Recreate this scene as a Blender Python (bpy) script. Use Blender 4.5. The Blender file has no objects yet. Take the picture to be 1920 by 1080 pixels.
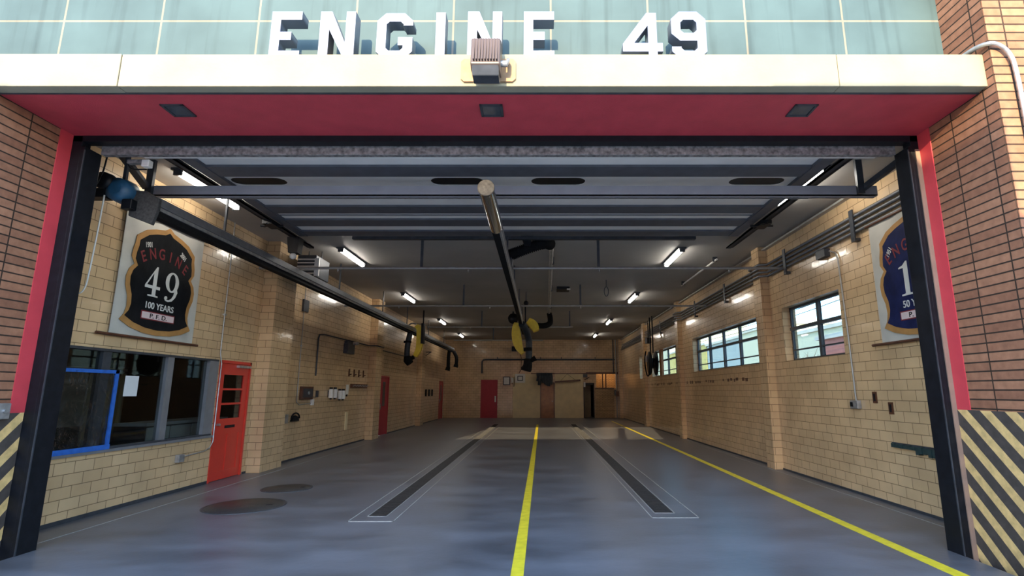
import bpy, bmesh, math, random
from mathutils import Vector, Matrix
random.seed(7)
C = bpy.context.scene.collection
PI = math.pi

# ------------------------------------------------------------------ helpers
class MB:
    """Collects shapes for ONE mesh object."""
    def __init__(s): s.v = []; s.f = []; s.sm = []
    def add(s, vs, fs, sm=False):
        n = len(s.v); s.v += [tuple(v) for v in vs]
        for f in fs: s.f.append([n+i for i in f]); s.sm.append(sm)
        return s
    def box(s, x0, x1, y0, y1, z0, z1):
        vs = [(x, y, z) for z in (z0, z1) for y in (y0, y1) for x in (x0, x1)]
        return s.add(vs, [(0,2,3,1),(4,5,7,6),(0,1,5,4),(2,6,7,3),(0,4,6,2),(1,3,7,5)])
    def bar(s, p, q, w, h, up=(0,0,1)):
        p, q = Vector(p), Vector(q); d = (q-p).normalized(); up = Vector(up)
        if abs(d.dot(up)) > .99: up = Vector((0,1,0))
        a = d.cross(up).normalized()*w/2; b = a.cross(d).normalized()*h/2
        vs = [c+sa*a+sb*b for c in (p, q) for sb in (-1,1) for sa in (-1,1)]
        return s.add(vs, [(0,2,3,1),(4,5,7,6),(0,1,5,4),(2,6,7,3),(0,4,6,2),(1,3,7,5)])
    def tube(s, pts, r, n=12, caps=True, rf=None):
        pts = [Vector(p) for p in pts]; rings = []; pa = None
        for i, p in enumerate(pts):
            d = (pts[min(i+1, len(pts)-1)]-pts[max(i-1, 0)]).normalized()
            if pa is None:
                u = Vector((0,0,1)) if abs(d.z) < .9 else Vector((0,1,0))
                pa = d.cross(u).normalized()
            a = (pa-d*pa.dot(d)).normalized(); pa = a; b = d.cross(a)
            rr = rf(i) if rf else (r[i] if isinstance(r, (list, tuple)) else r)
            rings.append([p+rr*(math.cos(2*PI*k/n)*a+math.sin(2*PI*k/n)*b) for k in range(n)])
        vs = [v for g in rings for v in g]; fs = []
        for i in range(len(rings)-1):
            for k in range(n):
                fs.append((i*n+k, i*n+(k+1) % n, (i+1)*n+(k+1) % n, (i+1)*n+k))
        s.add(vs, fs, True)
        if caps:
            s.add(rings[0], [tuple(reversed(range(n)))]); s.add(rings[-1], [tuple(range(n))])
        return s
    def cyl(s, p, q, r, n=16): return s.tube([p, q], r, n)
    def prism(s, poly, f0, f1):
        """poly: 2D points; f0,f1 map (u,v)->3D for both ends"""
        n = len(poly); a = [f0(*p) for p in poly]; b = [f1(*p) for p in poly]
        s.add(a+b, [tuple(reversed(range(n))), tuple(range(n, 2*n))]+[(i, (i+1) % n, n+(i+1) % n, n+i) for i in range(n)])
        return s
    def lathe(s, prof, o, axis='Z', n=24):
        o = Vector(o); rings = []
        for r, h in prof:
            ring = []
            for k in range(n):
                c, t = r*math.cos(2*PI*k/n), r*math.sin(2*PI*k/n)
                ring.append(o+Vector({'Z': (c, t, h), 'X': (h, c, t), 'Y': (c, h, t)}[axis]))
            rings.append(ring)
        vs = [v for g in rings for v in g]; fs = []
        for i in range(len(rings)-1):
            for k in range(n): fs.append((i*n+k, i*n+(k+1) % n, (i+1)*n+(k+1) % n, (i+1)*n+k))
        s.add(vs, fs, True); s.add(rings[0], [tuple(reversed(range(n)))]); s.add(rings[-1], [tuple(range(n))])
        return s
    def build(s, name, mat, parent=None, bevel=0, base=None):
        me = bpy.data.meshes.new(name); vs = s.v
        o = bpy.data.objects.new(name, me)
        off = Vector((0,0,0))
        if parent is not None: off = Vector(parent['_o'])
        elif base is not None: off = Vector(base); o.location = off
        me.from_pydata([tuple(Vector(v)-off) for v in vs], [], s.f)
        bm = bmesh.new(); bm.from_mesh(me); bmesh.ops.recalc_face_normals(bm, faces=bm.faces); bm.to_mesh(me); bm.free()
        for p, k in zip(me.polygons, s.sm): p.use_smooth = k
        me.materials.append(mat); C.objects.link(o); o['_o'] = tuple(off)
        if parent is not None: o.parent = parent
        if bevel:
            m = o.modifiers.new('bevel', 'BEVEL'); m.width = bevel; m.segments = 2; m.limit_method = 'ANGLE'
        return o

def thing(name, label, cat, loc=(0,0,0), group=None):
    o = bpy.data.objects.new(name, None); o.location = loc; o.empty_display_size = .1
    C.objects.link(o); o['_o'] = tuple(loc); o['label'] = label; o['category'] = cat
    if group: o['group'] = group
    return o
def tag(o, label, cat, group=None):
    o['label'] = label; o['category'] = cat
    if group: o['group'] = group
    return o
def struct(o): o['kind'] = 'structure'; return o
def lab(o, t): o['label'] = t; return o
def copy_tree(o, loc, label):
    """copies a thing and its parts (and sub-parts)"""
    r = o.copy(); C.objects.link(r); r.location = loc; r['label'] = label
    for ch in o.children:
        c = ch.copy(); C.objects.link(c); c.parent = r
        for g in ch.children:
            d = g.copy(); C.objects.link(d); d.parent = c
    return r

def solid2d(polys, depth, M, name, mat, parent=None):
    """filled 2D outline (holes allowed) given a thickness, placed by matrix M; one mesh object"""
    cu = bpy.data.curves.new(name, 'CURVE'); cu.dimensions = '2D'; cu.fill_mode = 'BOTH'; cu.extrude = depth/2
    for p in polys:
        sp = cu.splines.new('POLY'); sp.points.add(len(p)-1); sp.use_cyclic_u = True
        for i, (a, b) in enumerate(p): sp.points[i].co = (a, b, 0, 1)
    return from_curve(cu, M, name, mat, parent)
def from_curve(cu, M, name, mat, parent):
    t = bpy.data.objects.new('tmp', cu); me = bpy.data.meshes.new_from_object(t)
    bpy.data.objects.remove(t); bpy.data.curves.remove(cu)
    off = Vector(parent['_o']) if parent is not None else Vector((0,0,0))
    me.transform(Matrix.Translation(-off) @ M); me.name = name
    o = bpy.data.objects.new(name, me); me.materials.clear(); me.materials.append(mat); C.objects.link(o)
    for p in me.polygons: p.material_index = 0
    o['_o'] = tuple(off)
    if parent is not None: o.parent = parent
    return o
def text(body, size, depth, M, name, mat, parent, align='CENTER', sx=1.0, bold=0):
    cu = bpy.data.curves.new(name, 'FONT'); cu.body = body; cu.size = size; cu.extrude = depth/2
    cu.align_x = align; cu.offset = bold
    return from_curve(cu, M @ Matrix.Diagonal((sx, 1, 1, 1)), name, mat, parent)
def frame_left(x, y, z):   # u -> +Y, v -> +Z, w -> +X
    return Matrix(((0,0,1,x),(1,0,0,y),(0,1,0,z),(0,0,0,1)))
def frame_right(x, y, z):  # u -> -Y, v -> +Z, w -> -X
    return Matrix(((0,0,-1,x),(-1,0,0,y),(0,1,0,z),(0,0,0,1)))
def frame_front(x, y, z):  # u -> +X, v -> +Z, w -> -Y
    return Matrix(((1,0,0,x),(0,0,-1,y),(0,1,0,z),(0,0,0,1)))

# ------------------------------------------------------------------ materials
def srgb(r, g, b):
    f = lambda c: ((c/255+.055)/1.055)**2.4 if c/255 > .04045 else c/255/12.92
    return (f(r), f(g), f(b), 1)
def nodes(name):
    m = bpy.data.materials.new(name); m.use_nodes = True; nt = m.node_tree
    return m, nt, nt.nodes['Principled BSDF']
def mat(name, col, rough=.5, metal=0, var=.12, scale=6, bump=0, bscale=60, spec=.5, coat=0, emis=None, es=0):
    m, nt, b = nodes(name); N = nt.nodes; L = nt.links
    col = tuple(col[:3])
    b.inputs['Roughness'].default_value = rough; b.inputs['Metallic'].default_value = metal
    b.inputs['Specular IOR Level'].default_value = spec; b.inputs['Coat Weight'].default_value = coat
    tc = N.new('ShaderNodeTexCoord'); no = N.new('ShaderNodeTexNoise'); no.inputs['Scale'].default_value = scale; no.inputs['Detail'].default_value = 6
    L.new(tc.outputs['Object'], no.inputs['Vector'])
    cr = N.new('ShaderNodeValToRGB'); cr.color_ramp.elements[0].position = .3; cr.color_ramp.elements[1].position = .7
    cr.color_ramp.elements[0].color = tuple(c*(1-var) for c in col)+(1,); cr.color_ramp.elements[1].color = tuple(min(1, c*(1+var)) for c in col)+(1,)
    L.new(no.outputs['Fac'], cr.inputs['Fac']); L.new(cr.outputs['Color'], b.inputs['Base Color'])
    if bump:
        n2 = N.new('ShaderNodeTexNoise'); n2.inputs['Scale'].default_value = bscale; n2.inputs['Detail'].default_value = 4
        L.new(tc.outputs['Object'], n2.inputs['Vector'])
        bp = N.new('ShaderNodeBump'); bp.inputs['Strength'].default_value = bump; bp.inputs['Distance'].default_value = .01
        L.new(n2.outputs['Fac'], bp.inputs['Height']); L.new(bp.outputs['Normal'], b.inputs['Normal'])
    if emis:
        b.inputs['Emission Color'].default_value = tuple(emis[:3])+(1,); b.inputs['Emission Strength'].default_value = es
    return m
def brickmat(name, c1, c2, mortar, w, h, ms, rough, offset=.5, bump=.4, spec=.5, dv=0.0, du=0.0, coat=0.0, stains=None, varscale=1.5, rvar=0.0, wav=0.0, bias=0.0):
    """wall of coursed units; u runs along the wall whichever way it faces, v is height"""
    m, nt, b = nodes(name); N = nt.nodes; L = nt.links
    geo = N.new('ShaderNodeNewGeometry'); tc = N.new('ShaderNodeTexCoord')
    sp = N.new('ShaderNodeSeparateXYZ'); L.new(geo.outputs['Position'], sp.inputs[0])
    sn = N.new('ShaderNodeSeparateXYZ'); L.new(geo.outputs['True Normal'], sn.inputs[0])
    ab = N.new('ShaderNodeMath'); ab.operation = 'ABSOLUTE'; L.new(sn.outputs['Y'], ab.inputs[0])
    gt = N.new('ShaderNodeMath'); gt.operation = 'GREATER_THAN'; L.new(ab.outputs[0], gt.inputs[0]); gt.inputs[1].default_value = .5
    mx = N.new('ShaderNodeMix'); mx.data_type = 'FLOAT'; L.new(gt.outputs[0], mx.inputs['Factor'])
    L.new(sp.outputs['Y'], mx.inputs[2]); L.new(sp.outputs['X'], mx.inputs[3])
    au = N.new('ShaderNodeMath'); L.new(mx.outputs[0], au.inputs[0]); au.inputs[1].default_value = du
    av = N.new('ShaderNodeMath'); L.new(sp.outputs['Z'], av.inputs[0]); av.inputs[1].default_value = dv
    cb = N.new('ShaderNodeCombineXYZ'); L.new(au.outputs[0], cb.inputs[0]); L.new(av.outputs[0], cb.inputs[1])
    br = N.new('ShaderNodeTexBrick'); br.offset = offset; br.squash = 1
    L.new(cb.outputs[0], br.inputs['Vector'])
    for k, v in (('Scale', 1), ('Mortar Size', ms), ('Mortar Smooth', .1), ('Bias', bias), ('Brick Width', w), ('Row Height', h)): br.inputs[k].default_value = v
    br.inputs['Color1'].default_value = c1; br.inputs['Color2'].default_value = c2; br.inputs['Mortar'].default_value = mortar
    no = N.new('ShaderNodeTexNoise'); no.inputs['Scale'].default_value = varscale; no.inputs['Detail'].default_value = 8; L.new(geo.outputs['Position'], no.inputs['Vector'])
    rp = N.new('ShaderNodeMapRange'); rp.inputs['From Min'].default_value = .3; rp.inputs['From Max'].default_value = .7; rp.inputs['To Min'].default_value = .82; rp.inputs['To Max'].default_value = 1.12
    L.new(no.outputs['Fac'], rp.inputs['Value'])
    mul = N.new('ShaderNodeMix'); mul.data_type = 'RGBA'; mul.blend_type = 'MULTIPLY'; mul.inputs['Factor'].default_value = 1
    L.new(br.outputs['Color'], mul.inputs[6]); L.new(rp.outputs[0], mul.inputs[7])
    colout = mul.outputs[2]
    if stains:
        sm = N.new('ShaderNodeMapping'); sm.inputs['Scale'].default_value = (9, 9, .5); L.new(geo.outputs['Position'], sm.inputs['Vector'])
        sno = N.new('ShaderNodeTexNoise'); sno.inputs['Scale'].default_value = 1; sno.inputs['Detail'].default_value = 5; L.new(sm.outputs[0], sno.inputs['Vector'])
        srp = N.new('ShaderNodeMapRange'); srp.inputs['From Min'].default_value = .52; srp.inputs['From Max'].default_value = .75; srp.inputs['To Min'].default_value = 1; srp.inputs['To Max'].default_value = stains; L.new(sno.outputs['Fac'], srp.inputs['Value'])
        m2 = N.new('ShaderNodeMix'); m2.data_type = 'RGBA'; m2.blend_type = 'MULTIPLY'; m2.inputs['Factor'].default_value = 1; L.new(colout, m2.inputs[6]); L.new(srp.outputs[0], m2.inputs[7]); colout = m2.outputs[2]
    L.new(colout, b.inputs['Base Color'])
    b.inputs['Roughness'].default_value = rough; b.inputs['Specular IOR Level'].default_value = spec; b.inputs['Coat Weight'].default_value = coat
    b.inputs['Coat Roughness'].default_value = .08
    rr = N.new('ShaderNodeMapRange'); rr.inputs['To Min'].default_value = rough; rr.inputs['To Max'].default_value = .9
    L.new(br.outputs['Fac'], rr.inputs['Value']); L.new(rr.outputs[0], b.inputs['Roughness'])
    inv = N.new('ShaderNodeMath'); inv.operation = 'SUBTRACT'; inv.inputs[0].default_value = 1; L.new(br.outputs['Fac'], inv.inputs[1])
    n2 = N.new('ShaderNodeTexNoise'); n2.inputs['Scale'].default_value = 9 if wav else 70; n2.inputs['Detail'].default_value = 2 if wav else 5; L.new(geo.outputs['Position'], n2.inputs['Vector'])
    ad = N.new('ShaderNodeMath'); ad.operation = 'MULTIPLY_ADD'; L.new(n2.outputs['Fac'], ad.inputs[0]); ad.inputs[1].default_value = wav if wav else .25; L.new(inv.outputs[0], ad.inputs[2])
    bp = N.new('ShaderNodeBump'); bp.inputs['Strength'].default_value = bump; bp.inputs['Distance'].default_value = .008
    L.new(ad.outputs[0], bp.inputs['Height']); L.new(bp.outputs['Normal'], b.inputs['Normal'])
    if coat: L.new(bp.outputs['Normal'], b.inputs['Coat Normal'])
    return m

M = {}
M['glazed'] = brickmat('glazed_tile', (.585,.395,.215,1), (.655,.455,.255,1), (.20,.13,.065,1), .30, .147, .0045, .28, bump=.5, spec=.5, coat=.4, wav=.35)
M['brick'] = brickmat('red_brick', (.33,.155,.088,1), (.225,.098,.056,1), (.038,.024,.016,1), .42, .0895, .0075, .85, offset=0, bump=1.0, spec=.25, du=-.13, varscale=12)
M['brickfront'] = brickmat('red_brick_front', (.33,.155,.088,1), (.225,.098,.056,1), (.038,.024,.016,1), .245, .0895, .008, .85, offset=0, bump=1.0, spec=.25, du=-.1, varscale=12)
M['greentile'] = brickmat('green_tile', (.0585,.095,.105,1), (.0635,.102,.112,1), (.19,.18,.15,1), 1.055, .712, .011, .45, offset=0, bump=.2, dv=-4.828, du=-.1269, spec=.12, wav=.08, stains=.72)
M['backbrick'] = brickmat('buff_brick', (.55,.36,.19,1), (.45,.29,.15,1), (.14,.1,.06,1), .2, .075, .008, .7)
M['farbrick'] = brickmat('far_red_brick', (.50,.17,.14,1), (.44,.14,.12,1), (.4,.25,.2,1), .25, .08, .006, .9)
M['stone'] = mat('cornice_stone', (.245,.225,.158), .8, var=.10, scale=2.2, bump=.25, bscale=40)
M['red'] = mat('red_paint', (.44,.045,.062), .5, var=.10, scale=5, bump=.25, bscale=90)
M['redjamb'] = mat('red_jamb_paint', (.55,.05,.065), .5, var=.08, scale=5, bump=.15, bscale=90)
M['reddoor'] = mat('red_door_paint', (.62,.045,.028), .35, var=.06, scale=4)
M['dkreddoor'] = mat('dark_red_door_paint', (.40,.025,.038), .4, var=.08, scale=4)
M['black'] = mat('black_steel', (.007,.008,.011), .42, var=.3, scale=12, spec=.22)
M['rubber'] = mat('black_rubber', (.010,.010,.011), .8, var=.3, scale=20, spec=.12)
M['hosebl'] = mat('blue_black_hose', (.016,.026,.04), .5, var=.3, scale=20, bump=.2)
M['ceil'] = mat('ceiling_paint', (.37,.355,.335), .6, var=.10, scale=.8, bump=.12, bscale=30)
M['steel'] = mat('grey_steel', (.16,.165,.18), .45, metal=.35, var=.15, scale=8)
M['dsteel'] = mat('dark_steel', (.045,.05,.06), .45, metal=.2, var=.25, scale=8)
M['galv'] = mat('galvanised', (.42,.42,.42), .38, metal=.7, var=.25, scale=14)
M['pipe'] = mat('pipe_grey', (.36,.35,.33), .45, metal=.3, var=.15, scale=8)
M['mirror'] = mat('polished_steel', (.62,.64,.67), .13, metal=1, var=.05)
M['letter'] = mat('polished_letter', (.150,.165,.215), .36, metal=.5, var=.02, scale=3)
M['capgrey'] = mat('matt_cap_grey', (.050,.049,.050), .8, var=.3, scale=30, spec=.08)
M['beamgrey'] = mat('beam_paint', (.30,.29,.31), .5, var=.08, scale=4)
M['trackdark'] = mat('track_dark', (.022,.024,.03), .6, var=.2)
M['panel'] = mat('door_panel_grey', (.82,.78,.75), .5, var=.06, scale=2)
M['rib'] = mat('door_rib', (.10,.105,.125), .5, metal=.2, var=.15, scale=5)
M['weather'] = mat('worn_aluminium', (.20,.185,.18), .6, metal=.2, var=.55, scale=22, bump=.3, bscale=40)
M['tube'] = mat('lamp_tube', (.9,.9,.9), .5, var=0, emis=(1.0,.94,.84), es=36)
M['white'] = mat('white_paint', (.72,.70,.66), .45, var=.05)
M['offwhite'] = mat('banner_cloth', (.46,.445,.40), .8, var=.10, scale=3, bump=.25, bscale=7)
M['gold'] = mat('banner_gold', (.36,.185,.055), .7, var=.15, scale=6)
M['bblack'] = mat('banner_black', (.006,.007,.009), .5, var=.3, scale=5, bump=.5, bscale=6, spec=.15)
M['bblue'] = mat('banner_blue', (.008,.013,.06), .5, var=.3, scale=5, bump=.5, bscale=6, spec=.15)
M['bred'] = mat('banner_red', (.17,.016,.022), .6, var=.1)
M['bgrey'] = mat('banner_silver', (.56,.56,.54), .6, var=.06)
M['pfd'] = mat('banner_pink_white', (.62,.50,.50), .6, var=.05)
M['yellow'] = mat('yellow_line_paint', (.72,.60,.03), .5, var=.14, scale=9, bump=.1)
M['yelplastic'] = mat('yellow_plastic', (.98,.70,.06), .4, var=.12, scale=10)
M['wline'] = mat('pale_line', (.34,.34,.32), .6, var=.2, scale=30)
M['grate'] = mat('iron_grate', (.02,.02,.021), .55, metal=.4, var=.4, scale=30)
M['iron'] = mat('cast_iron', (.045,.047,.05), .42, metal=.35, var=.3, scale=30, bump=.5, bscale=45)
M['blue'] = mat('blue_tape', (.02,.12,.48), .6, var=.18, scale=14, bump=.3)
M['blueunit'] = mat('blue_motor', (.02,.085,.17), .45, var=.2, scale=8)
M['paper'] = mat('paper', (.62,.64,.65), .8, var=.03)
M['alum'] = mat('aluminium_frame', (.27,.275,.295), .42, metal=.5, var=.1, scale=6)
M['winframe'] = mat('window_steel', (.055,.065,.075), .4, metal=.2, var=.15)
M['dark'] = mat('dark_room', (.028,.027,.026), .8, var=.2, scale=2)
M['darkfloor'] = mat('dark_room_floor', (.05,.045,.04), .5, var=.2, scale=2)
M['beige'] = mat('beige_board', (.74,.60,.35), .5, var=.09, scale=3, bump=.1, bscale=20)
M['wood'] = mat('varnished_wood', (.30,.115,.035), .35, var=.3, scale=4)
M['dkwood'] = mat('dark_wood', (.085,.03,.014), .45, var=.3, scale=6)
M['concrete'] = mat('concrete', (.68,.60,.51), .85, var=.12, scale=1.5, bump=.3, bscale=30)
M['bronze'] = mat('bronze_housing', (.10,.075,.068), .42, metal=.35, var=.1)
M['rust'] = mat('rusty_plate', (.30,.185,.10), .7, var=.2, scale=12)
M['cream'] = mat('cream_stucco', (.66,.60,.44), .9, var=.06)
M['bgrey2'] = mat('grey_siding', (.40,.43,.42), .9, var=.06)
M['byellow'] = mat('ochre_siding', (.60,.47,.16), .9, var=.06)
M['bark'] = mat('bark', (.16,.13,.10), .9, var=.2)
M['green'] = mat('dark_green_rubber', (.015,.035,.035), .6, var=.3, scale=16, bump=.6, bscale=20)
M['screen'] = mat('lamp_lens', (.05,.055,.065), .12, var=.2, scale=10)
M['curtain'] = mat('tan_curtain', (.26,.21,.13), .8, var=.12)
M['pale'] = mat('pale_appliance', (.34,.35,.35), .5, var=.08)

def floormat():
    m, nt, b = nodes('grey_epoxy'); N = nt.nodes; L = nt.links
    geo = N.new('ShaderNodeNewGeometry')
    mp = N.new('ShaderNodeMapping'); mp.inputs['Scale'].default_value = (.8, 1.6, 1); L.new(geo.outputs['Position'], mp.inputs['Vector'])
    n1 = N.new('ShaderNodeTexNoise'); n1.inputs['Scale'].default_value = .9; n1.inputs['Detail'].default_value = 10; n1.inputs['Roughness'].default_value = .62; L.new(mp.outputs[0], n1.inputs['Vector'])
    cr = N.new('ShaderNodeValToRGB'); e = cr.color_ramp.elements
    e[0].position = .32; e[0].color = (.070,.075,.086,1); e[1].position = .70; e[1].color = (.150,.160,.184,1)
    L.new(n1.outputs['Fac'], cr.inputs['Fac'])
    # pale scuffs
    n3 = N.new('ShaderNodeTexNoise'); n3.inputs['Scale'].default_value = 5; n3.inputs['Detail'].default_value = 12; n3.inputs['Roughness'].default_value = .75; L.new(mp.outputs[0], n3.inputs['Vector'])
    r3 = N.new('ShaderNodeMapRange'); r3.inputs['From Min'].default_value = .62; r3.inputs['From Max'].default_value = .78; r3.inputs['To Max'].default_value = .4; L.new(n3.outputs['Fac'], r3.inputs['Value'])
    mx = N.new('ShaderNodeMix'); mx.data_type = 'RGBA'; L.new(r3.outputs[0], mx.inputs['Factor']); L.new(cr.outputs['Color'], mx.inputs[6]); mx.inputs[7].default_value = (.20,.215,.25,1)
    L.new(mx.outputs[2], b.inputs['Base Color'])
    rr = N.new('ShaderNodeMapRange'); rr.inputs['To Min'].default_value = .24; rr.inputs['To Max'].default_value = .46; L.new(n1.outputs['Fac'], rr.inputs['Value']); L.new(rr.outputs[0], b.inputs['Roughness'])
    n2 = N.new('ShaderNodeTexNoise'); n2.inputs['Scale'].default_value = 14; n2.inputs['Detail'].default_value = 6; L.new(geo.outputs['Position'], n2.inputs['Vector'])
    bp = N.new('ShaderNodeBump'); bp.inputs['Strength'].default_value = .16; bp.inputs['Distance'].default_value = .01; L.new(n2.outputs['Fac'], bp.inputs['Height']); L.new(bp.outputs['Normal'], b.inputs['Normal'])
    return m
M['floor'] = floormat()
def hazmat(name, sgn):
    """black and cream diagonal bands: v - s*Y"""
    m, nt, b = nodes(name); N = nt.nodes; L = nt.links
    geo = N.new('ShaderNodeNewGeometry'); sp = N.new('ShaderNodeSeparateXYZ'); L.new(geo.outputs['Position'], sp.inputs[0])
    a = N.new('ShaderNodeMath'); a.operation = 'MULTIPLY_ADD'; L.new(sp.outputs['Y'], a.inputs[0]); a.inputs[1].default_value = -1.0; L.new(sp.outputs['Z'], a.inputs[2])
    d = N.new('ShaderNodeMath'); d.operation = 'MULTIPLY_ADD'; L.new(a.outputs[0], d.inputs[0]); d.inputs[1].default_value = 1/.285; d.inputs[2].default_value = 100+sgn
    fr = N.new('ShaderNodeMath'); fr.operation = 'FRACT'; L.new(d.outputs[0], fr.inputs[0])
    gt = N.new('ShaderNodeMath'); gt.operation = 'GREATER_THAN'; gt.inputs[1].default_value = .55; L.new(fr.outputs[0], gt.inputs[0])
    no = N.new('ShaderNodeTexNoise'); no.inputs['Scale'].default_value = 14; no.inputs['Detail'].default_value = 8; L.new(geo.outputs['Position'], no.inputs['Vector'])
    r = N.new('ShaderNodeMapRange'); r.inputs['From Min'].default_value = .3; r.inputs['From Max'].default_value = .7; r.inputs['To Min'].default_value = .75; r.inputs['To Max'].default_value = 1.15; L.new(no.outputs['Fac'], r.inputs['Value'])
    mx = N.new('ShaderNodeMix'); mx.data_type = 'RGBA'; L.new(gt.outputs[0], mx.inputs['Factor']); mx.inputs[6].default_value = (.065,.052,.045,1); mx.inputs[7].default_value = (.66,.44,.18,1)
    mu = N.new('ShaderNodeMix'); mu.data_type = 'RGBA'; mu.blend_type = 'MULTIPLY'; mu.inputs['Factor'].default_value = 1; L.new(mx.outputs[2], mu.inputs[6]); L.new(r.outputs[0], mu.inputs[7])
    L.new(mu.outputs[2], b.inputs['Base Color']); b.inputs['Roughness'].default_value = .55
    return m
M['hazR'] = hazmat('hazard_stripes_right', .397); M['hazL'] = hazmat('hazard_stripes_left', .83)
def glassmat(name, tint, gloss, film=False):
    m = bpy.data.materials.new(name); m.use_nodes = True; nt = m.node_tree; N = nt.nodes; L = nt.links
    N.remove(N['Principled BSDF']); out = N['Material Output']
    tr = N.new('ShaderNodeBsdfTransparent'); tr.inputs[0].default_value = tint
    gl = N.new('ShaderNodeBsdfGlossy'); gl.inputs['Roughness'].default_value = .22 if film else .02
    mx = N.new('ShaderNodeMixShader'); fz = N.new('ShaderNodeLayerWeight')
    pw = N.new('ShaderNodeMath'); pw.operation = 'POWER'; L.new(fz.outputs['Facing'], pw.inputs[0]); pw.inputs[1].default_value = 4.5
    rg = N.new('ShaderNodeMapRange'); rg.inputs['To Min'].default_value = .03; rg.inputs['To Max'].default_value = gloss; L.new(pw.outputs[0], rg.inputs['Value'])
    L.new(rg.outputs[0], mx.inputs[0]); L.new(tr.outputs[0], mx.inputs[1]); L.new(gl.outputs[0], mx.inputs[2])
    if film:
        geo = N.new('ShaderNodeNewGeometry'); n = N.new('ShaderNodeTexNoise'); n.inputs['Scale'].default_value = 5; n.inputs['Detail'].default_value = 8; n.inputs['Distortion'].default_value = 2.5
        L.new(geo.outputs['Position'], n.inputs['Vector']); bp = N.new('ShaderNodeBump'); bp.inputs['Strength'].default_value = 1; bp.inputs['Distance'].default_value = .06
        L.new(n.outputs['Fac'], bp.inputs['Height']); L.new(bp.outputs['Normal'], gl.inputs['Normal']); L.new(bp.outputs['Normal'], fz.inputs['Normal'])
    L.new(mx.outputs[0], out.inputs['Surface']); return m
M['glass'] = glassmat('window_glass', (.63,.735,.785,1), .5)
M['dkglass'] = glassmat('office_glass', (.7,.74,.74,1), .35)
M['film'] = glassmat('plastic_sheet', (.62,.66,.66,1), .9, True)

# ------------------------------------------------------------------ setting
XL, XR, ZC, YF = -5.868, 5.093, 4.785, 33.6
def wall_x(x0, x1, y0, y1, z0, z1, holes, name, m):
    ys = sorted({y0, y1, *[h[0] for h in holes], *[h[1] for h in holes]}); zs = sorted({z0, z1, *[h[2] for h in holes], *[h[3] for h in holes]})
    b = MB()
    for i in range(len(ys)-1):
        for k in range(len(zs)-1):
            cy, cz = (ys[i]+ys[i+1])/2, (zs[k]+zs[k+1])/2
            if any(h[0] < cy < h[1] and h[2] < cz < h[3] for h in holes): continue
            b.box(x0, x1, ys[i], ys[i+1], zs[k], zs[k+1])
    return struct(b.build(name, m))
def wall_y(x0, x1, y0, y1, z0, z1, holes, name, m):
    xs = sorted({x0, x1, *[h[0] for h in holes], *[h[1] for h in holes]}); zs = sorted({z0, z1, *[h[2] for h in holes], *[h[3] for h in holes]})
    b = MB()
    for i in range(len(xs)-1):
        for k in range(len(zs)-1):
            cx, cz = (xs[i]+xs[i+1])/2, (zs[k]+zs[k+1])/2
            if any(h[0] < cx < h[1] and h[2] < cz < h[3] for h in holes): continue
            b.box(xs[i], xs[i+1], y0, y1, zs[k], zs[k+1])
    return struct(b.build(name, m))

struct(MB().box(XL-3.8, XR+.3, 5.75, YF+3.5, -.3, 0).box(-5.18, 4.21, 4.4, 5.75, -.3, 0).build('floor', M['floor']))
struct(MB().box(-60, 90, -60, 5.75, -.5, -.3).box(XR+.3, 90, 5.75, 110, -.5, -.03).build('ground', M['concrete']))
struct(MB().box(XL-.3, XR+.3, 5.5, YF+.3, ZC, ZC+.2).build('ceiling', M['ceil']))

OW = (6.0, 9.86, .83, 2.17)                     # office window opening Y0,Y1,Z0,Z1
D1 = (9.90, 10.98, 0, 2.17); D2 = (19.95, 21.2, 0, 2.17); D3 = (31.9, 33.1, 0, 2.2)
wall_x(XL-.25, XL, 5.5, YF+.25, 0, ZC, [OW, D1, D2, D3], 'wall_left', M['glazed'])
W1 = (8.92, 11.08, 2.21, 3.31); W2 = (12.2, 17.74, 2.23, 3.31); W3 = (19.3, 24.3, 2.24, 3.31); W4 = (26.0, 27.3, 2.22, 3.31)
wall_x(XR, XR+.28, 5.5, YF+.25, 0, ZC, [W1, W2, W3, W4], 'wall_right', M['glazed'])
RD = (-3.6, -2.57, 0, 2.3); RW = (.08, .96, 0, 2.15); RB = (2.75, 3.42, 0, 2.12); RO = (3.55, 4.75, 1.80, 2.68)
wall_y(XL, XR, YF, YF+.25, 0, ZC, [RD, RW, RB, RO], 'wall_rear', M['glazed'])

# pilasters
for nm, (x0, x1, y0, y1) in (('pilaster_left', (XL, -5.58, 11.14, 12.05)), ('pilaster_left', (XL, -5.60, 18.5, 19.2)), ('pilaster_left', (XL, -5.62, 25.9, 26.6)),
                             ('pilaster_right', (4.915, XR, 11.62, 12.0)), ('pilaster_right', (4.93, XR, 18.95, 19.28)), ('pilaster_right', (4.94, XR, 25.3, 25.75)), ('pilaster_right', (4.9, XR, 33.0, 33.6))):
    struct(MB().box(x0, x1, y0, y1, 0, ZC).build(nm, M['glazed']))
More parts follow.
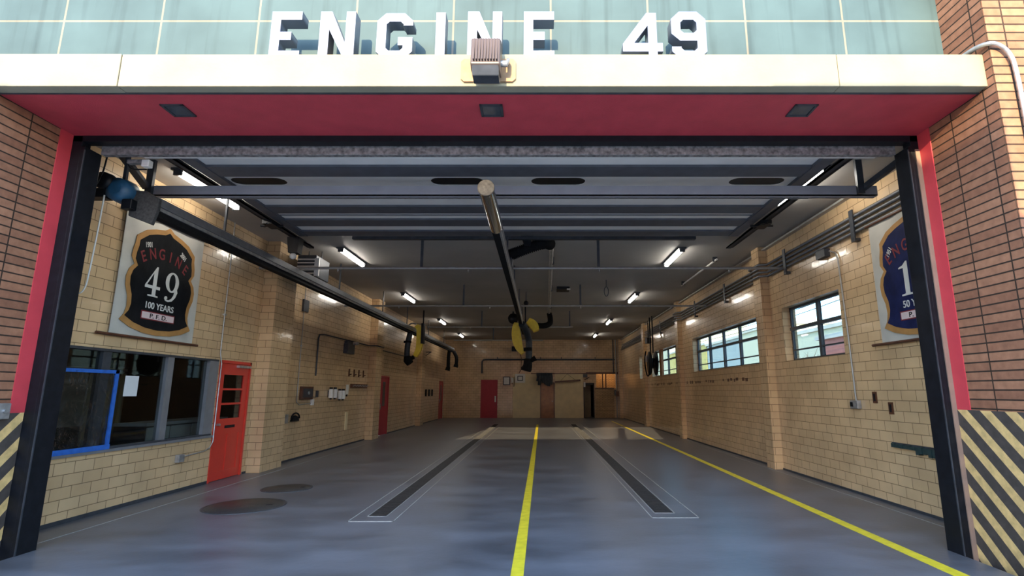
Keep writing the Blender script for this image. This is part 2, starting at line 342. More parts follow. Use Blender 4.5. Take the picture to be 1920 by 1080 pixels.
# sill ledge under the right windows
# front wall: piers, lintel, cornice, soffit, jambs
struct(MB().box(4.33, 9.5, 4.61, 5.85, -.30, 7.4).build('wall_front_right_reveal', M['brick']))
struct(MB().box(4.338, 9.5, 4.602, 4.61, -.30, 7.4).build('wall_front_right', M['brickfront']))
struct(MB().box(-12, -5.33, 4.70, 5.85, -.30, 4.487).build('wall_front_left', M['brick']))
struct(MB().box(-6.2, -5.33, 5.66, 5.85, -.3, 4.5).box(4.33, 5.35, 5.66, 5.85, -.3, 4.5).box(-5.33, 4.33, 5.66, 5.85, 4.472, ZC+.2).box(-12, 4.33, 5.26, 5.66, 4.6, 7.4).build('wall_front', M['black']))
struct(MB().box(-12, 4.33, 5.13, 5.26, 4.7, 7.4).build('wall_front_tile', M['greentile']))
cor = MB().box(-12, -4.07, 4.672, 5.13, 4.485, 4.83).box(-4.066, 2.90, 4.68, 5.13, 4.488, 4.83).box(2.904, 4.33, 4.68, 5.13, 4.488, 4.83)
struct(cor.build('trim_1', M['stone'], bevel=.006))
sf = MB().prism([(4.80, 4.481), (5.66, 4.472), (5.66, 4.60), (4.80, 4.60)], lambda a, b: (-5.33, a, b), lambda a, b: (4.33, a, b))
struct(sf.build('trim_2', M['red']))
struct(MB().box(-5.33, 4.33, 4.79, 4.805, 4.474, 4.49).build('trim_3', M['dsteel']))
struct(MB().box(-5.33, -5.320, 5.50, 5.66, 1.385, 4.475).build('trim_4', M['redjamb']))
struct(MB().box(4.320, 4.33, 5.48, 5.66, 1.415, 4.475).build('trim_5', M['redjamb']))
struct(MB().box(4.272, 4.32, 5.648, 5.662, -.3, 4.30).build('trim_6', mat('pale_jamb_strip', (.26,.17,.125), .6)))
# door guides: black steel angle on both sides
g = MB().box(-5.33, -5.21, 5.66, 5.78, -.3, 4.472).box(-5.22, -5.17, 5.66, 5.90, -.3, 4.34); struct(g.build('trim_7', M['black'], bevel=.006))
g = MB().box(4.23, 4.33, 5.66, 5.78, -.3, 4.472).box(4.20, 4.24, 5.66, 5.90, -.3, 4.34); struct(g.build('trim_8', M['black'], bevel=.006))
struct(MB().box(-5.172, -5.164, 5.655, 5.67, 0, 4.3).build('trim_9', M['dsteel'])); struct(MB().box(4.193, 4.201, 5.655, 5.67, 0, 4.3).build('trim_10', M['dsteel']))
struct(MB().box(-5.33, 4.33, 5.66, 5.78, 4.40, 4.475).build('trim_11', M['black']))
# floor edge coves (dark painted band at wall foot)
struct(MB().box(XL, XL+.012, 5.8, 9.88, 0, .05).box(XL, XL+.012, 11.02, 19.9, 0, .04).box(XL, XL+.012, 21.2, 31.8, 0, .04).build('baseboard_left', M['dsteel']))
struct(MB().box(XR-.012, XR, 5.8, 33.6, 0, .035).build('baseboard_right', M['dsteel']))
# ceiling-edge angle on the right wall
struct(MB().box(XR-.09, XR, 5.8, YF, 4.70, 4.735).build('trim_12', M['pipe']))
# school-house top trims removed; score lines in the floor
struct(MB().box(-5.38, -5.368, 5.2, 19, 0, .003).build('trim_13', M['wline'])); struct(MB().box(4.86, 4.87, 5.2, 19, 0, .003).build('trim_14', M['wline']))

# added, unseen building across the street: shades the front, shapes the floor sun patch
op = MB().box(-40, -8.57, -22, -20, -.30, 9.98).box(-8.57, -1.2, -22, -20, -.30, 8.62).box(-1.2, .615, -22, -20, -.30, 9.99).box(.615, 30, -22, -20, -.30, 8.62).box(-2.75, -2.5, -20.4, -20.1, 8, 9.85)
struct(op.build('added_shade_wall', M['farbrick']))

# ------------------------------------------------------------------ windows in the right wall
def steel_window(name, w, cols, extra=None):
    y0, y1, z0, z1 = w; o = thing(name, '', '', (XR+.2, (y0+y1)/2, z0)); del o['label']; del o['category']; o['kind'] = 'structure'
    X0, X1 = XR+.16, XR+.21; f = MB(); t = .045
    f.box(X0, X1, y0, y1, z0, z0+t).box(X0, X1, y0, y1, z1-t, z1).box(X0, X1, y0, y0+t, z0, z1).box(X0, X1, y1-t, y1, z0, z1)
    zt = z0+(z1-z0)*.60; zl = z0+(z1-z0)*.20
    f.box(X0-.02, X1, y0, y1, zt-.035, zt+.03)
    f.build('window_frame', M['winframe'], o)
    for yc in cols: MB().box(X0-.015, X1, yc-.04, yc+.04, z0+t, z1-t).build('mullion', M['winframe'], o)
    cs = [y0]+sorted(cols)+[y1]
    for a, b in zip(cs, cs[1:]): MB().box(X0, X1-.01, a+.03, b-.03, zl-.014, zl+.014).build('hopper_rail', M['winframe'], o)
    MB().box(X1-.03, X1-.024, y0+t, y1-t, z0+t, z1-t).build('pane', M['glass'], o)
    return o
steel_window('window_1', W1, [9.95])
steel_window('window_2', W2, [12.62, 13.95, 15.2, 16.45])
steel_window('window_3', W3, [20.55, 21.85, 23.1])
steel_window('window_4', W4, [26.65])

# ------------------------------------------------------------------ office behind the left wall
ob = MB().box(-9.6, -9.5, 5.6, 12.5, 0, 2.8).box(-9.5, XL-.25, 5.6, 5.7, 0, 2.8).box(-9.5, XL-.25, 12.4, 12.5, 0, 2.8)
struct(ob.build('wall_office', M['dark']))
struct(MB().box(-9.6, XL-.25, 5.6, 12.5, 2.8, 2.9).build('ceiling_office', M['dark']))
o = thing('window_5', '', '', (XL, 8, .8)); del o['label']; del o['category']; o['kind'] = 'structure'
y0, y1, z0, z1 = OW; X0, X1 = XL-.10, XL+.004
f = MB().box(X0, X1, y0, y1, z1-.035, z1).box(X0, X1, y0, y1, z0, z0+.03).box(X0, X1, y0, y0+.06, z0, z1)
f.build('window_frame', M['dsteel'], o)
MB().box(X0, XL-.01, 7.24, 7.385, z0+.03, z1-.035).build('mullion', M['dsteel'], o)
MB().box(X0, XL-.01, 8.525, 8.67, z0+.03, z1-.035).build('mullion', M['alum'], o)
MB().box(X0, XL+.004, 9.60, 9.86, z0+.03, z1-.035).build('mullion', M['alum'], o)
MB().box(XL-.06, XL-.054, y0+.06, 9.6, z0+.03, z1-.035).build('pane', M['dkglass'], o)
MB().box(XL-.12, XL+.035, y0, 9.88, z0-.035, z0).build('window_sill', M['alum'], o)
# things in the office, seen through the glass
o = thing('office_curtain', 'tan hanging panel in the dark office behind the papered pane', 'curtain', (-7.3, 8.9, .9))
b = MB()
for k in range(8): b.box(-7.3+.02*(k % 2), -7.27+.02*(k % 2), 8.75+.09*k, 8.84+.09*k, .75, 1.9)
b.build('drape', M['curtain'], o); MB().box(-7.32, -7.24, 8.7, 9.5, 1.9, 1.94).build('rail', M['dsteel'], o)
o = thing('office_counter', 'pale grey counter unit low inside the office window', 'counter', (-6.6, 9.6, 0))
MB().box(-6.9, -6.35, 8.9, 11.2, 1.04, 1.09).build('worktop', M['pale'], o)
for k in range(4): MB().box(-6.36, -6.34, 8.92+.57*k, 9.45+.57*k, .06, 1.02).build('door', M['pale'] if k % 2 else M['bgrey2'], o)
MB().box(-6.88, -6.36, 8.9, 11.2, 0, 1.04).build('carcass', M['dsteel'], o)
o = thing('office_board', 'large grey board on the back wall of the office', 'board', (-9.4, 11, 1))
MB().box(-9.48, -9.44, 12.0, 12.38, .9, 2.1).box(-9.48, -9.44, 10.4, 12.0, .9, 2.1).build('board_face', M['pale'], o); MB().box(-9.5, -9.43, 10.3, 12.39, 2.1, 2.15).build('frame', M['dsteel'], o)
o = thing('wall_television', 'black television on a bracket high in the office right pane', 'television', (-7.0, 10.4, 2.0))
MB().box(-7.1, -6.98, 10.1, 10.9, 1.78, 2.2).build('screen', M['screen'], o, bevel=.01); MB().box(-7.06, -7.0, 10.45, 10.55, 2.2, 2.8).build('bracket', M['black'], o)
# tape, plastic and paper on the glass
o = thing('plastic_sheet', 'clear crumpled plastic sheet taped over the left office pane', 'sheet', (XL+.01, 6.9, .85))
b = MB(); ny, nz = 26, 20
vs = []; fs = []
for j in range(nz+1):
    for i in range(ny+1):
        vs.append((XL+.022+.012*math.sin(i*1.3+j*.7)*math.sin(j*.9+i*.2)+random.uniform(-.004, .004), 6.06+(7.45-6.06)*i/ny, .87+(1.86-.87)*j/nz))
for j in range(nz):
    for i in range(ny): fs.append((j*(ny+1)+i, j*(ny+1)+i+1, (j+1)*(ny+1)+i+1, (j+1)*(ny+1)+i))
b.add(vs, fs, True).build('film', M['film'], o)
lab(MB().box(XL+.012, XL+.03, 6.02, 7.52, 1.84, 1.885).build('tape', M['blue'], o), 'blue masking tape strip')
lab(MB().box(XL+.012, XL+.03, 7.455, 7.515, .84, 1.885).build('tape', M['blue'], o), 'blue masking tape strip')
lab(MB().box(XL+.012, XL+.042, 6.02, 7.515, .832, .895).build('tape', M['blue'], o), 'blue masking tape strip')
tag(MB().box(XL-.052, XL-.048, 7.74, 8.0, 1.53, 1.82).build('notice_paper', M['paper']), 'white paper sheet taped inside the middle office pane', 'paper')

# ------------------------------------------------------------------ doors
def door_struct(name, loc):
    o = thing(name, '', '', loc); del o['label']; del o['category']; o['kind'] = 'structure'; return o
def panel_door(name, y0, y1, h, m, glazed):
    o = door_struct(name, (XL, (y0+y1)/2, 0)); x0, x1 = XL-.06, XL-.01
    fr = MB().box(XL-.12, XL+.012, y0, y0+.05, 0, h).box(XL-.12, XL+.012, y1-.05, y1, 0, h).box(XL-.12, XL+.012, y0, y1, h-.05, h); fr.build('door_frame', m, o)
    a, b_ = y0+.055, y1-.055; st = .14
    lf = MB()
    if glazed:
        gz0, gz1 = 1.10, h-.26
        lf.box(x0, x1, a, a+st, .01, h-.055).box(x0, x1, b_-st, b_, .01, h-.055).box(x0, x1, a+st, b_-st, gz1, h-.055).box(x0, x1, a+st, b_-st, .82, gz0)
        lf.box(x0, x1, a+st, b_-st, .01, .16).box(x0, x1-.015, a+st, b_-st, .16, .82)
        mid = (a+b_)/2; lf.box(x0, x1, mid-.03, mid+.03, .16, .82)
        for k in (1, 2):
            z = gz0+(gz1-gz0)*k/3; lf.box(x0+.005, x1, a+st, b_-st, z-.018, z+.018)
        lf = lf.build('door_leaf', m, o)
        MB().box(x0+.02, x0+.026, a+st, b_-st, gz0, gz1).build('pane', M['dkglass'], lf)
        MB().box(x1, x1+.012, mid-.16, mid+.16, .925, .975).build('mail_slot', M['black'], lf)
        MB().box(x1, x1+.06, b_-.45, b_-.02, h-.12, h-.075).build('door_closer', M['galv'], o)
        MB().cyl((x1, a+.07, 1.0), (x1+.06, a+.07, 1.0), .022).build('door_knob', M['galv'], lf)
    else:
        lf = lf.box(x0, x1, a, b_, .01, h-.055).build('door_leaf', m, o)
        gy0, gy1 = a+.42, a+.72
        lab(MB().box(x1, x1+.008, gy0, gy1, 1.05, 1.95).build('vision_pane', M['screen'], lf), 'tall narrow dark vision panel')
        MB().box(x1, x1+.05, a+.05, a+.11, .95, 1.15).build('door_handle', M['galv'], lf)
    return o
panel_door('door_1', *D1[:2], D1[3], M['reddoor'], True)
panel_door('door_2', *D2[:2], D2[3], M['dkreddoor'], False)
panel_door('door_3', *D3[:2], D3[3], M['dkreddoor'], False)
o = door_struct('door_4', (-3.08, YF, 0))
MB().box(-3.6, -3.54, YF-.02, YF+.1, 0, 2.3).box(-2.63, -2.57, YF-.02, YF+.1, 0, 2.3).box(-3.6, -2.57, YF-.02, YF+.1, 2.24, 2.3).build('door_frame', M['dkreddoor'], o)
MB().box(-3.54, -2.63, YF+.02, YF+.07, 0, 2.24).build('door_leaf', M['dkreddoor'], o)
lab(MB().box(-2.74, -2.66, YF-.01, YF+.02, .95, 1.32).build('door_plate', M['white'], o), 'pale push plate')
o = door_struct('door_5', (.5, YF, 0))
MB().box(.08, .13, YF-.02, YF+.1, 0, 2.15).box(.90, .96, YF-.02, YF+.1, 0, 2.15).box(.08, .96, YF-.02, YF+.1, 2.09, 2.15).build('door_frame', M['dkwood'], o)
MB().box(.13, .90, YF+.01, YF+.06, 0, 2.09).build('door_leaf', M['wood'], o)
MB().cyl((.82, YF-.06, 1.0), (.82, YF+.01, 1.0), .03).build('door_knob', M['galv'], o)
# dark store room behind the black doorway and the lit brick lobby
struct(MB().box(2.5, 2.6, YF+.25, YF+3, 0, 2.7).box(3.46, 3.52, YF+.25, YF+3, 0, 2.7).box(2.5, 3.52, YF+2.9, YF+3, 0, 2.7).box(2.5, 3.52, YF+.25, YF+3, 2.7, 2.8).build('wall_store', M['dark']))
struct(MB().box(3.52, 5.2, YF+1.6, YF+1.8, 0, 3).box(5.1, 5.2, YF+.25, YF+1.8, 0, 3).box(3.52, 5.2, YF+.25, YF+1.8, 3, 3.1).build('wall_lobby', M['backbrick']))
o = thing('storeroom_door', 'black steel door standing open in the rear right doorway', 'door', (2.8, YF, 0))
MB().box(2.75, 2.81, YF-.03, YF+.1, 0, 2.12).box(3.36, 3.42, YF-.03, YF+.1, 0, 2.12).box(2.75, 3.42, YF-.03, YF+.1, 1.98, 2.12).build('door_frame', M['black'], o)
MB().box(2.85, 3.25, YF+.6, YF+.65, .01, 1.96).build('door_leaf', mat('tan_locker', (.20,.14,.07), .5), o)

# ------------------------------------------------------------------ facade things
H0 = 4.832; HL = .535
def E_(w): s = .095; return [[(0,0),(w,0),(w,s),(s,s),(s,.215),(.21,.215),(.21,.305),(s,.305),(s,HL-s),(w,HL-s),(w,HL),(0,HL)]]
def N_(w): s = .095; return [[(0,0),(s,0),(s,.33),(w-s,0),(w,0),(w,HL),(w-s,HL),(w-s,.185),(s+.02,HL),(0,HL)]]
def G_(w):
    s, c, k = .095, .085, .03; h = HL-.02
    return [[(c,0),(w-c,0),(w,c),(w,.245),(w-.145,.245),(w-.145,.155),(w-s,.155),(w-s,s+k),(w-s-k,s),(s+k,s),(s,s+k),(s,h-s-k),(s+k,h-s),(w-s-k,h-s),(w-s,h-s-k),(w-s,h-.14),(w,h-.14),(w,h-c),(w-c,h),(c,h),(0,h-c),(0,c)]]
def I_(w): return [[(0,0),(w,0),(w,HL-.01),(0,HL-.01)]]
def four(w): return [[(.255,0),(.345,0),(.345,.085),(w,.085),(w,.18),(.345,.18),(.345,HL-.015),(.245,HL-.015),(0,.17),(0,.085),(.255,.085)], [(.115,.18),(.255,.18),(.255,.375)]]
def nine(w):
    s, c, k = .095, .085, .03; h = HL
    return [[(c,0),(w-c,0),(w,c),(w,h-c),(w-c,h),(c,h),(0,h-c),(0,.285),(c,.205),(w-s,.205),(w-s,s+k),(w-s-k,s),(s+k,s),(s,s+k),(s,.14),(0,.14),(0,c)],
            [(s,.325),(s+k,.295),(w-s-k,.295),(w-s,.325),(w-s,h-s-k),(w-s-k,h-s),(s+k,h-s),(s,h-s-k)]]
specs = [('letter_E', E_, -2.69, .305, 'leftmost raised metal letter E, first letter on the green tile ledge'),
         ('letter_N', N_, -2.20, .355, 'raised metal letter N between the first letter E and the letter G'),
         ('letter_G', G_, -1.625, .36, 'raised metal letter G with chamfered corners above the entrance'),
         ('letter_I', I_, -1.035, .095, 'slim raised metal letter I beside the letter G'),
         ('letter_N', N_, -.716, .345, 'raised metal letter N standing behind the floodlight'),
         ('letter_E', E_, -.153, .305, 'raised metal letter E just right of the floodlight'),
         ('digit_four', four, .835, .40, 'raised metal number 4 on the cornice ledge'),
         ('digit_nine', nine, 1.325, .35, 'raised metal number 9, rightmost on the cornice ledge')]
for nm, fn, x, w, lb in specs:
    o = solid2d(fn(w), .14, frame_front(x, 4.83, H0), nm, M['letter']); tag(o, lb, 'letter', 'raised letters and numbers over the entrance')

# floodlight on the cornice
o = thing('floodlight', 'bronze finned floodlight mounted at the middle of the cornice', 'floodlight', (-.49, 4.6, 4.66))
def rrect(x0, x1, y0, y1, c): return [(x0+c,y0),(x1-c,y0),(x1,y0+c),(x1,y1-c),(x1-c,y1),(x0+c,y1),(x0,y1-c),(x0,y0+c)]
lab(solid2d([rrect(-.265,.265,-.12,.12,.03)], .025, frame_front(-.49, 4.668, 4.645), 'mounting_plate', M['rust'], o), 'rust stained backing plate')
hx0, hx1 = -.625, -.355
hs = MB().prism([(4.60,4.86),(4.52,4.86),(4.40,4.80),(4.36,4.52),(4.42,4.48),(4.60,4.52)], lambda a, b: (hx0, a, b), lambda a, b: (hx1, a, b)); hs = hs.build('housing', M['bronze'], o, bevel=.012)
for k in range(9):
    x = hx0+.03+k*.0263
    MB().prism([(4.43,4.805),(4.395,4.80),(4.335,4.55),(4.37,4.55)], lambda a, b: (x-.006, a, b), lambda a, b: (x+.006, a, b)).build('fin', M['bronze'], hs)
lab(MB().prism([(4.365,4.525),(4.42,4.435),(4.56,4.435),(4.58,4.525)], lambda a, b: (hx0+.012, a, b), lambda a, b: (hx1-.012, a, b)).build('lens', M['screen'], o, bevel=.01), 'dark glass lens')
MB().tube([(hx1, 4.52, 4.62), (hx1+.06, 4.52, 4.62)], .03).tube([(hx1+.05, 4.52, 4.62), (hx1+.06, 4.58, 4.70), (hx1+.05, 4.66, 4.72)], .02).build('swivel_arm', M['galv'], o)
# recessed soffit lights
sl = thing('soffit_light', 'square dark recessed light at the left end of the red soffit', 'light', (-3.757, 5.105, 4.48), 'recessed lights in the red soffit')
def sofz(y): return 4.481-(y-4.80)*.0105
def quad(d, w): return [(-w, -w, ), (w, w)]
b = MB(); r = .118; q = .012
def slab(b, x0, x1, y0, y1, dz0, dz1, c=(-3.757, 5.105)):
    pts = []
    for x in (x0, x1):
        for y in (y0, y1): pts += [(c[0]+x, c[1]+y, sofz(c[1]+y)-dz0), (c[0]+x, c[1]+y, sofz(c[1]+y)-dz1)]
    b.add(pts, [(0,2,3,1),(4,5,7,6),(0,1,5,4),(2,6,7,3),(0,4,6,2),(1,3,7,5)]); return b
for a in ((-r, r, -r, -r+q*2), (-r, r, r-q*2, r), (-r, -r+q*2, -r, r), (r-q*2, r, -r, r)): slab(b, *a, -.02, .014)
b.build('rim', M['dsteel'], sl)
slab(MB(), -r+.02, r-.02, -r+.02, r-.02, -.02, .006).build('lens', M['screen'], sl)
copy_tree(sl, (-.492, 5.105, 4.48), 'square dark recessed light in the soffit below the floodlight')
copy_tree(sl, (2.737, 5.105, 4.48), 'square dark recessed light at the right end of the red soffit')
# grey conduit at the right end of the cornice
def arcpts(pts, n=8):
    """Catmull-Rom through pts"""
    P = [Vector(p) for p in pts]; P = [P[0]*2-P[1]]+P+[P[-1]*2-P[-2]]; out = []
    for i in range(1, len(P)-2):
        for k in range(n):
            t = k/n; a, b, c, d = P[i-1], P[i], P[i+1], P[i+2]
            out.append(.5*((2*b)+(c-a)*t+(2*a-5*b+4*c-d)*t*t+(3*b-a-3*c+d)*t**3))
    out.append(P[-2]); return out
o = thing('service_conduit', 'grey conduit curving off the cornice end around the right brick pier', 'conduit', (4.3, 4.9, 4.85))
MB().tube(arcpts([(4.05,5.06,4.865),(4.2,4.95,4.88),(4.27,4.7,4.90),(4.32,4.57,4.87),(4.42,4.565,4.83),(4.485,4.565,4.74),(4.51,4.565,4.6),(4.52,4.565,4.2),(4.52,4.565,3.4)]), .021).build('pipe', M['galv'], o)
MB().box(4.49, 4.55, 4.54, 4.60, 3.75, 3.78).build('strap', M['galv'], o)
# junction box on the left reveal
o = thing('junction_box', 'small galvanised junction box on left brick reveal above hazard stripes', 'box', (-5.32, 5.36, 1.41))
MB().box(-5.33, -5.265, 5.22, 5.45, 1.33, 1.485).build('box_body', M['galv'], o, bevel=.006)
MB().box(-5.265, -5.258, 5.23, 5.44, 1.34, 1.475).build('cover', M['galv'], o); MB().cyl((-5.26, 5.38, 1.41), (-5.24, 5.38, 1.41), .018).build('knob', M['galv'], o)
# hazard striped corner guards
o = MB().box(-5.33, -5.318, 4.70, 5.655, -.3, 1.385).build('corner_guard', M['hazL'])
tag(o, 'black and cream hazard striped guard at the left door jamb', 'guard', 'striped guards on the door jambs')
o = MB().box(4.318, 4.33, 4.59, 5.655, -.3, 1.415).build('corner_guard', M['hazR'])
tag(o, 'black and cream hazard striped guard at the right door jamb', 'guard', 'striped guards on the door jambs')

# ------------------------------------------------------------------ overhead sectional door, open under the ceiling
ZD = 4.60; DX0, DX1 = -4.66, 3.86
o = thing('overhead_door', 'large grey sectional garage door raised flat under the ceiling', 'garage door', (-.4, 8.2, ZD))
br = MB().box(-5.12, 4.17, 5.82, 5.90, 4.315, 4.44); br.build('bottom_rail', M['weather'], o, bevel=.006)
lab(MB().box(-4.7, 4.0, 5.90, 5.96, 4.33, 4.365).build('weather_seal', M['white'], o), 'grey bottom seal strip')
secs = [(6.28, 7.17), (7.18, 8.02), (8.03, 8.80), (8.81, 9.55), (9.56, 10.12)]
for i, (a, b_) in enumerate(secs):
    p = MB()
    if i == 1:
        pass
    ZP = ZD+.035
    if i == 0:
        # section with four pill shaped windows
        wins = [(-4.52, -3.72), (-1.59, -.81), (-.116, .68), (2.80, 3.60)]
        outer = [(DX0, a), (DX1, a), (DX1, b_), (DX0, b_)]; holes = []
        yc, hr = 7.215, .066
        a0 = a; 
    p.box(DX0, DX1, a, b_, ZP, ZP+.04)
    if i != 1: p.build('section_panel', M['panel'], o)
    else:
        outer = [(DX0, a), (DX1, a), (DX1, b_), (DX0, b_)]; yc, hr = 7.415, .135; holes = []
        for x0, x1 in wins:
            h = [(x1-hr+hr*math.cos(t*PI/8-PI/2), yc+hr*math.sin(t*PI/8-PI/2)) for t in range(9)]+[(x0+hr+hr*math.cos(t*PI/8+PI/2), yc+hr*math.sin(t*PI/8+PI/2)) for t in range(9)]
            holes.append(h)
        sp_ = solid2d([outer]+holes, .04, Matrix.Translation((0, 0, ZP+.02)), 'section_panel', M['panel'], o)
        for (x0, x1), h in zip(wins, holes):
            lab(MB().prism([(u, v) for u, v in h], lambda u, v: (u, v, ZP+.004), lambda u, v: (u, v, ZP+.02)).build('window', M['black'], sp_), 'dark pill shaped window')
# ribs / stiles on the underside
for (y0, y1, zz, m_) in ((6.82, 7.16, .0, 'rib'), (8.42, 8.76, 0, 'rib'), (8.91, 8.93, .02, 'rib'), (9.12, 9.48, 0, 'rib'), (9.80, 10.10, 0, 'rib')):
    MB().box(DX0+.02, DX1-.02, y0, y1, ZD+zz, ZD+.034).build('cross_rib', M[m_], o)
for x0, x1 in ((DX0-.04, DX0+.12), (DX1-.14, DX1+.04)):
    MB().box(x0, x1, 6.28, 10.10, ZD-.012, ZD+.034).build('end_stile', M['rib'], o)
for k in range(3):
    MB().box(-3.2+k*2.4, -3.12+k*2.4, 5.86, 5.96, 4.342, 4.38).build('hinge', M['weather'], o)
tag(MB().box(-3.75, 3.15, 10.32, 10.42, 4.60, 4.66).build('strut_bar', M['dsteel']), 'dark steel bar hung behind the top edge of the raised door', 'bar')
# horizontal door tracks with their curved lead-in
def track(x, lb):
    t = thing('door_track', lb, 'track', (x, 8, 4.6), 'tracks of the overhead door')
    s_ = 1 if x > 0 else -1
    MB().box(x-.05, x+.05, 5.9, 10.9, 4.56, 4.585).box(x+s_*.03, x+s_*.05, 5.9, 10.9, 4.56, 4.66).box(x-s_*.05, x-s_*.035, 5.9, 10.9, 4.56, 4.60).build('rail', M['trackdark'], t)
    MB().box(x+s_*.06, x+s_*.13, 5.8, 11.0, 4.60, 4.68).build('angle', M['trackdark'], t)
    MB().box(x-.08, x+.10, 9.0, 9.35, 4.5, 4.57).cyl((x-.2, 9.2, 4.52), (x+.2, 9.2, 4.52), .02).bar((x-.16, 9.25, 4.52), (x+.02, 9.0, 4.5), .03, .03).build('roller_bracket', M['black'], t)
    return t
track(-4.80, 'dark steel door track along the left edge of the raised door')
track(4.00, 'dark steel door track along the right edge of the raised door')
# wide channel beam with hangers under the door
o = thing('channel_beam', 'grey channel beam spanning the bay below the raised door', 'beam', (-.3, 7.1, 4.35))
MB().box(-5.50, 4.72, 7.05, 7.16, 4.278, 4.292).box(-5.50, 4.72, 7.05, 7.07, 4.278, 4.42).box(-5.50, 4.72, 7.14, 7.16, 4.278, 4.42).build('channel', M['beamgrey'], o)
lab(MB().box(-4.5, 3.8, 7.161, 7.175, 4.27, 4.285).build('edge_strip', M['galv'], o), 'bright lower edge strip')
for x in (-5.42, 4.47):
    MB().bar((x, 7.02, 4.29), (x, 7.02, ZC), .09, .05).build('hanger', M['dsteel'], o)
MB().bar((-5.46, 7.03, 4.38), (-5.45, 6.25, ZC-.01), .10, .05).build('brace', M['dsteel'], o)
MB().bar((4.52, 7.05, 4.38), (4.90, 6.2, 4.72), .07, .07).build('brace', M['dsteel'], o)
# white cable box under the header, left
o = thing('header_sensor', 'small pale sensor housing under the door header at left', 'sensor', (-4.8, 6.0, 4.25))
MB().box(-4.76, -4.67, 5.98, 6.06, 4.24, 4.33).build('sensor_body', M['white'], o, bevel=.01)
MB().box(-4.94, -4.76, 5.99, 6.05, 4.285, 4.33).build('bracket', M['weather'], o)
MB().tube(arcpts([(-4.97, 6.03, 4.32), (-4.90, 6.03, 4.23), (-4.72, 6.03, 4.22)]), .008).build('cable', M['black'], o)

# ------------------------------------------------------------------ ceiling lights
lamps = [(-5.24, 7.27, 8.82, 'front left strip light beside the raised door track', 1), (4.15, 7.22, 8.70, 'front right strip light seen past the raised door edge', 1)]
for i, (a, b_) in enumerate(((11.6, 13.15), (17.2, 18.75), (23.6, 25.15), (29.6, 31.15))):
    nth = ['nearest', 'second', 'third', 'farthest'][i]
    lamps.append((-4.46, a, b_, '%s tube light in the left ceiling row behind the door' % nth, 0))
    lamps.append((3.22, a, b_, '%s tube light in the right ceiling row behind the door' % nth, 0))
proto = None
for x, a, b_, lb, fr in lamps:
    if proto is None:
        l = thing('ceiling_light', lb, 'light', (x, (a+b_)/2, 4.78), 'lit tube lights under the ceiling'); proto = l
        L_ = b_-a; yc = (a+b_)/2
        MB().box(x-.09, x+.09, a-.02, b_+.02, 4.75, ZC).build('fixture_body', M['dsteel'], l)
        MB().tube([(x, a+.02, 4.722), (x, b_-.02, 4.722)], .042, 12).build('tube', M['tube'], l)
        for e in (a, b_-.03): MB().box(x-.06, x+.06, e, e+.03, 4.675, 4.752).build('end_cap', M['dsteel'], l)
    else:
        copy_tree(proto, (x, (a+b_)/2, 4.78), lb)

# ------------------------------------------------------------------ sprinkler pipes and hangers
def cross(y, z, x0, x1, lb, hang):
    o = thing('sprinkler_pipe', lb, 'pipe', ((x0+x1)/2, y, z), 'pipes crossing under the ceiling')
    MB().tube([(x0, y, z), (x1, y, z)], .028, 10).build('pipe', M['pipe'], o)
    for x in hang:
        MB().box(x-.028, x+.028, y-.01, y+.01, z, ZC).build('hanger', M['dsteel'], o)
    n = int((x1-x0)/2.6)
    for k in range(n):
        x = x0+(k+.6)*(x1-x0)/n
        MB().lathe([(.012, 0), (.018, -.03), (.008, -.06), (.03, -.065)], (x, y, z-.02), 'Z', 8).build('sprinkler_head', M['galv'], o)
cross(10.92, 4.14, XL, XR, 'grey pipe crossing the bay nearest the raised door, on two perforated hangers', (-2.47, 1.25))
cross(15.9, 4.13, XL, XR, 'second grey pipe crossing the bay, under the middle lights', (-2.28, 1.25))
cross(21.3, 4.13, -4.5, 1.36, 'third grey cross pipe, by the hanging yellow hose saddle', (-2.3, 1.23))
cross(26.9, 4.13, -4.3, .2, 'farthest grey cross pipe, close to the rear wall', (-2.3,))
# long duct pipe along the ceiling with flexible ends, both black
o = thing('ceiling_pipe', 'long grey pipe running lengthwise along the ceiling middle', 'pipe', (.28, 15, 4.66))
MB().tube([(.27, 10.95, 4.64), (.40, 21.0, 4.64)], .045, 12).build('pipe', M['pipe'], o)
for y in (12.5, 16, 19.5): MB().box(.24+(y-11)*.013, .34+(y-11)*.013, y, y+.04, 4.6, ZC).build('clamp', M['dsteel'], o)
def corr(pts, r, name, m, parent, n=14, amp=.10, every=1):
    P = arcpts(pts, 14); return MB().tube(P, r, n, True, rf=lambda i: r*(1+amp*(1 if i % 2 else -1))).build(name, m, parent)
o = thing('flexible_duct', 'black corrugated duct bending from ceiling pipe to the central rail front', 'duct', (-.2, 10.6, 4.3))
corr([(.24, 10.93, 4.66), (.12, 10.68, 4.62), (-.15, 10.62, 4.52), (-.42, 10.64, 4.42), (-.6, 10.68, 4.36)], .112, 'hose', M['rubber'], o, amp=.13)
MB().tube([(-.6, 10.68, 4.36), (-.63, 10.68, 4.085)], .09, 12).build('cuff', M['dsteel'], o)
MB().prism([(-.38, 4.75), (-.12, 4.75), (-.18, 4.5), (-.30, 4.5)], lambda a, b: (a, 10.48, b), lambda a, b: (a, 10.51, b)).build('support_strap', M['black'], o)
o = thing('flexible_duct', 'black corrugated elbow joining the ceiling pipe to the yellow saddle', 'duct', (0, 20.5, 4.2))
corr([(.40, 20.95, 4.64), (.44, 20.9, 4.45), (.42, 20.6, 4.2), (.2, 20.3, 4.06), (-.15, 20.1, 4.05), (-.45, 20.0, 4.05)], .10, 'hose', M['rubber'], o)
MB().tube([(-.45, 20.0, 4.05), (-.552, 20.0, 4.04)], .095, 12).build('cuff', M['dsteel'], o)

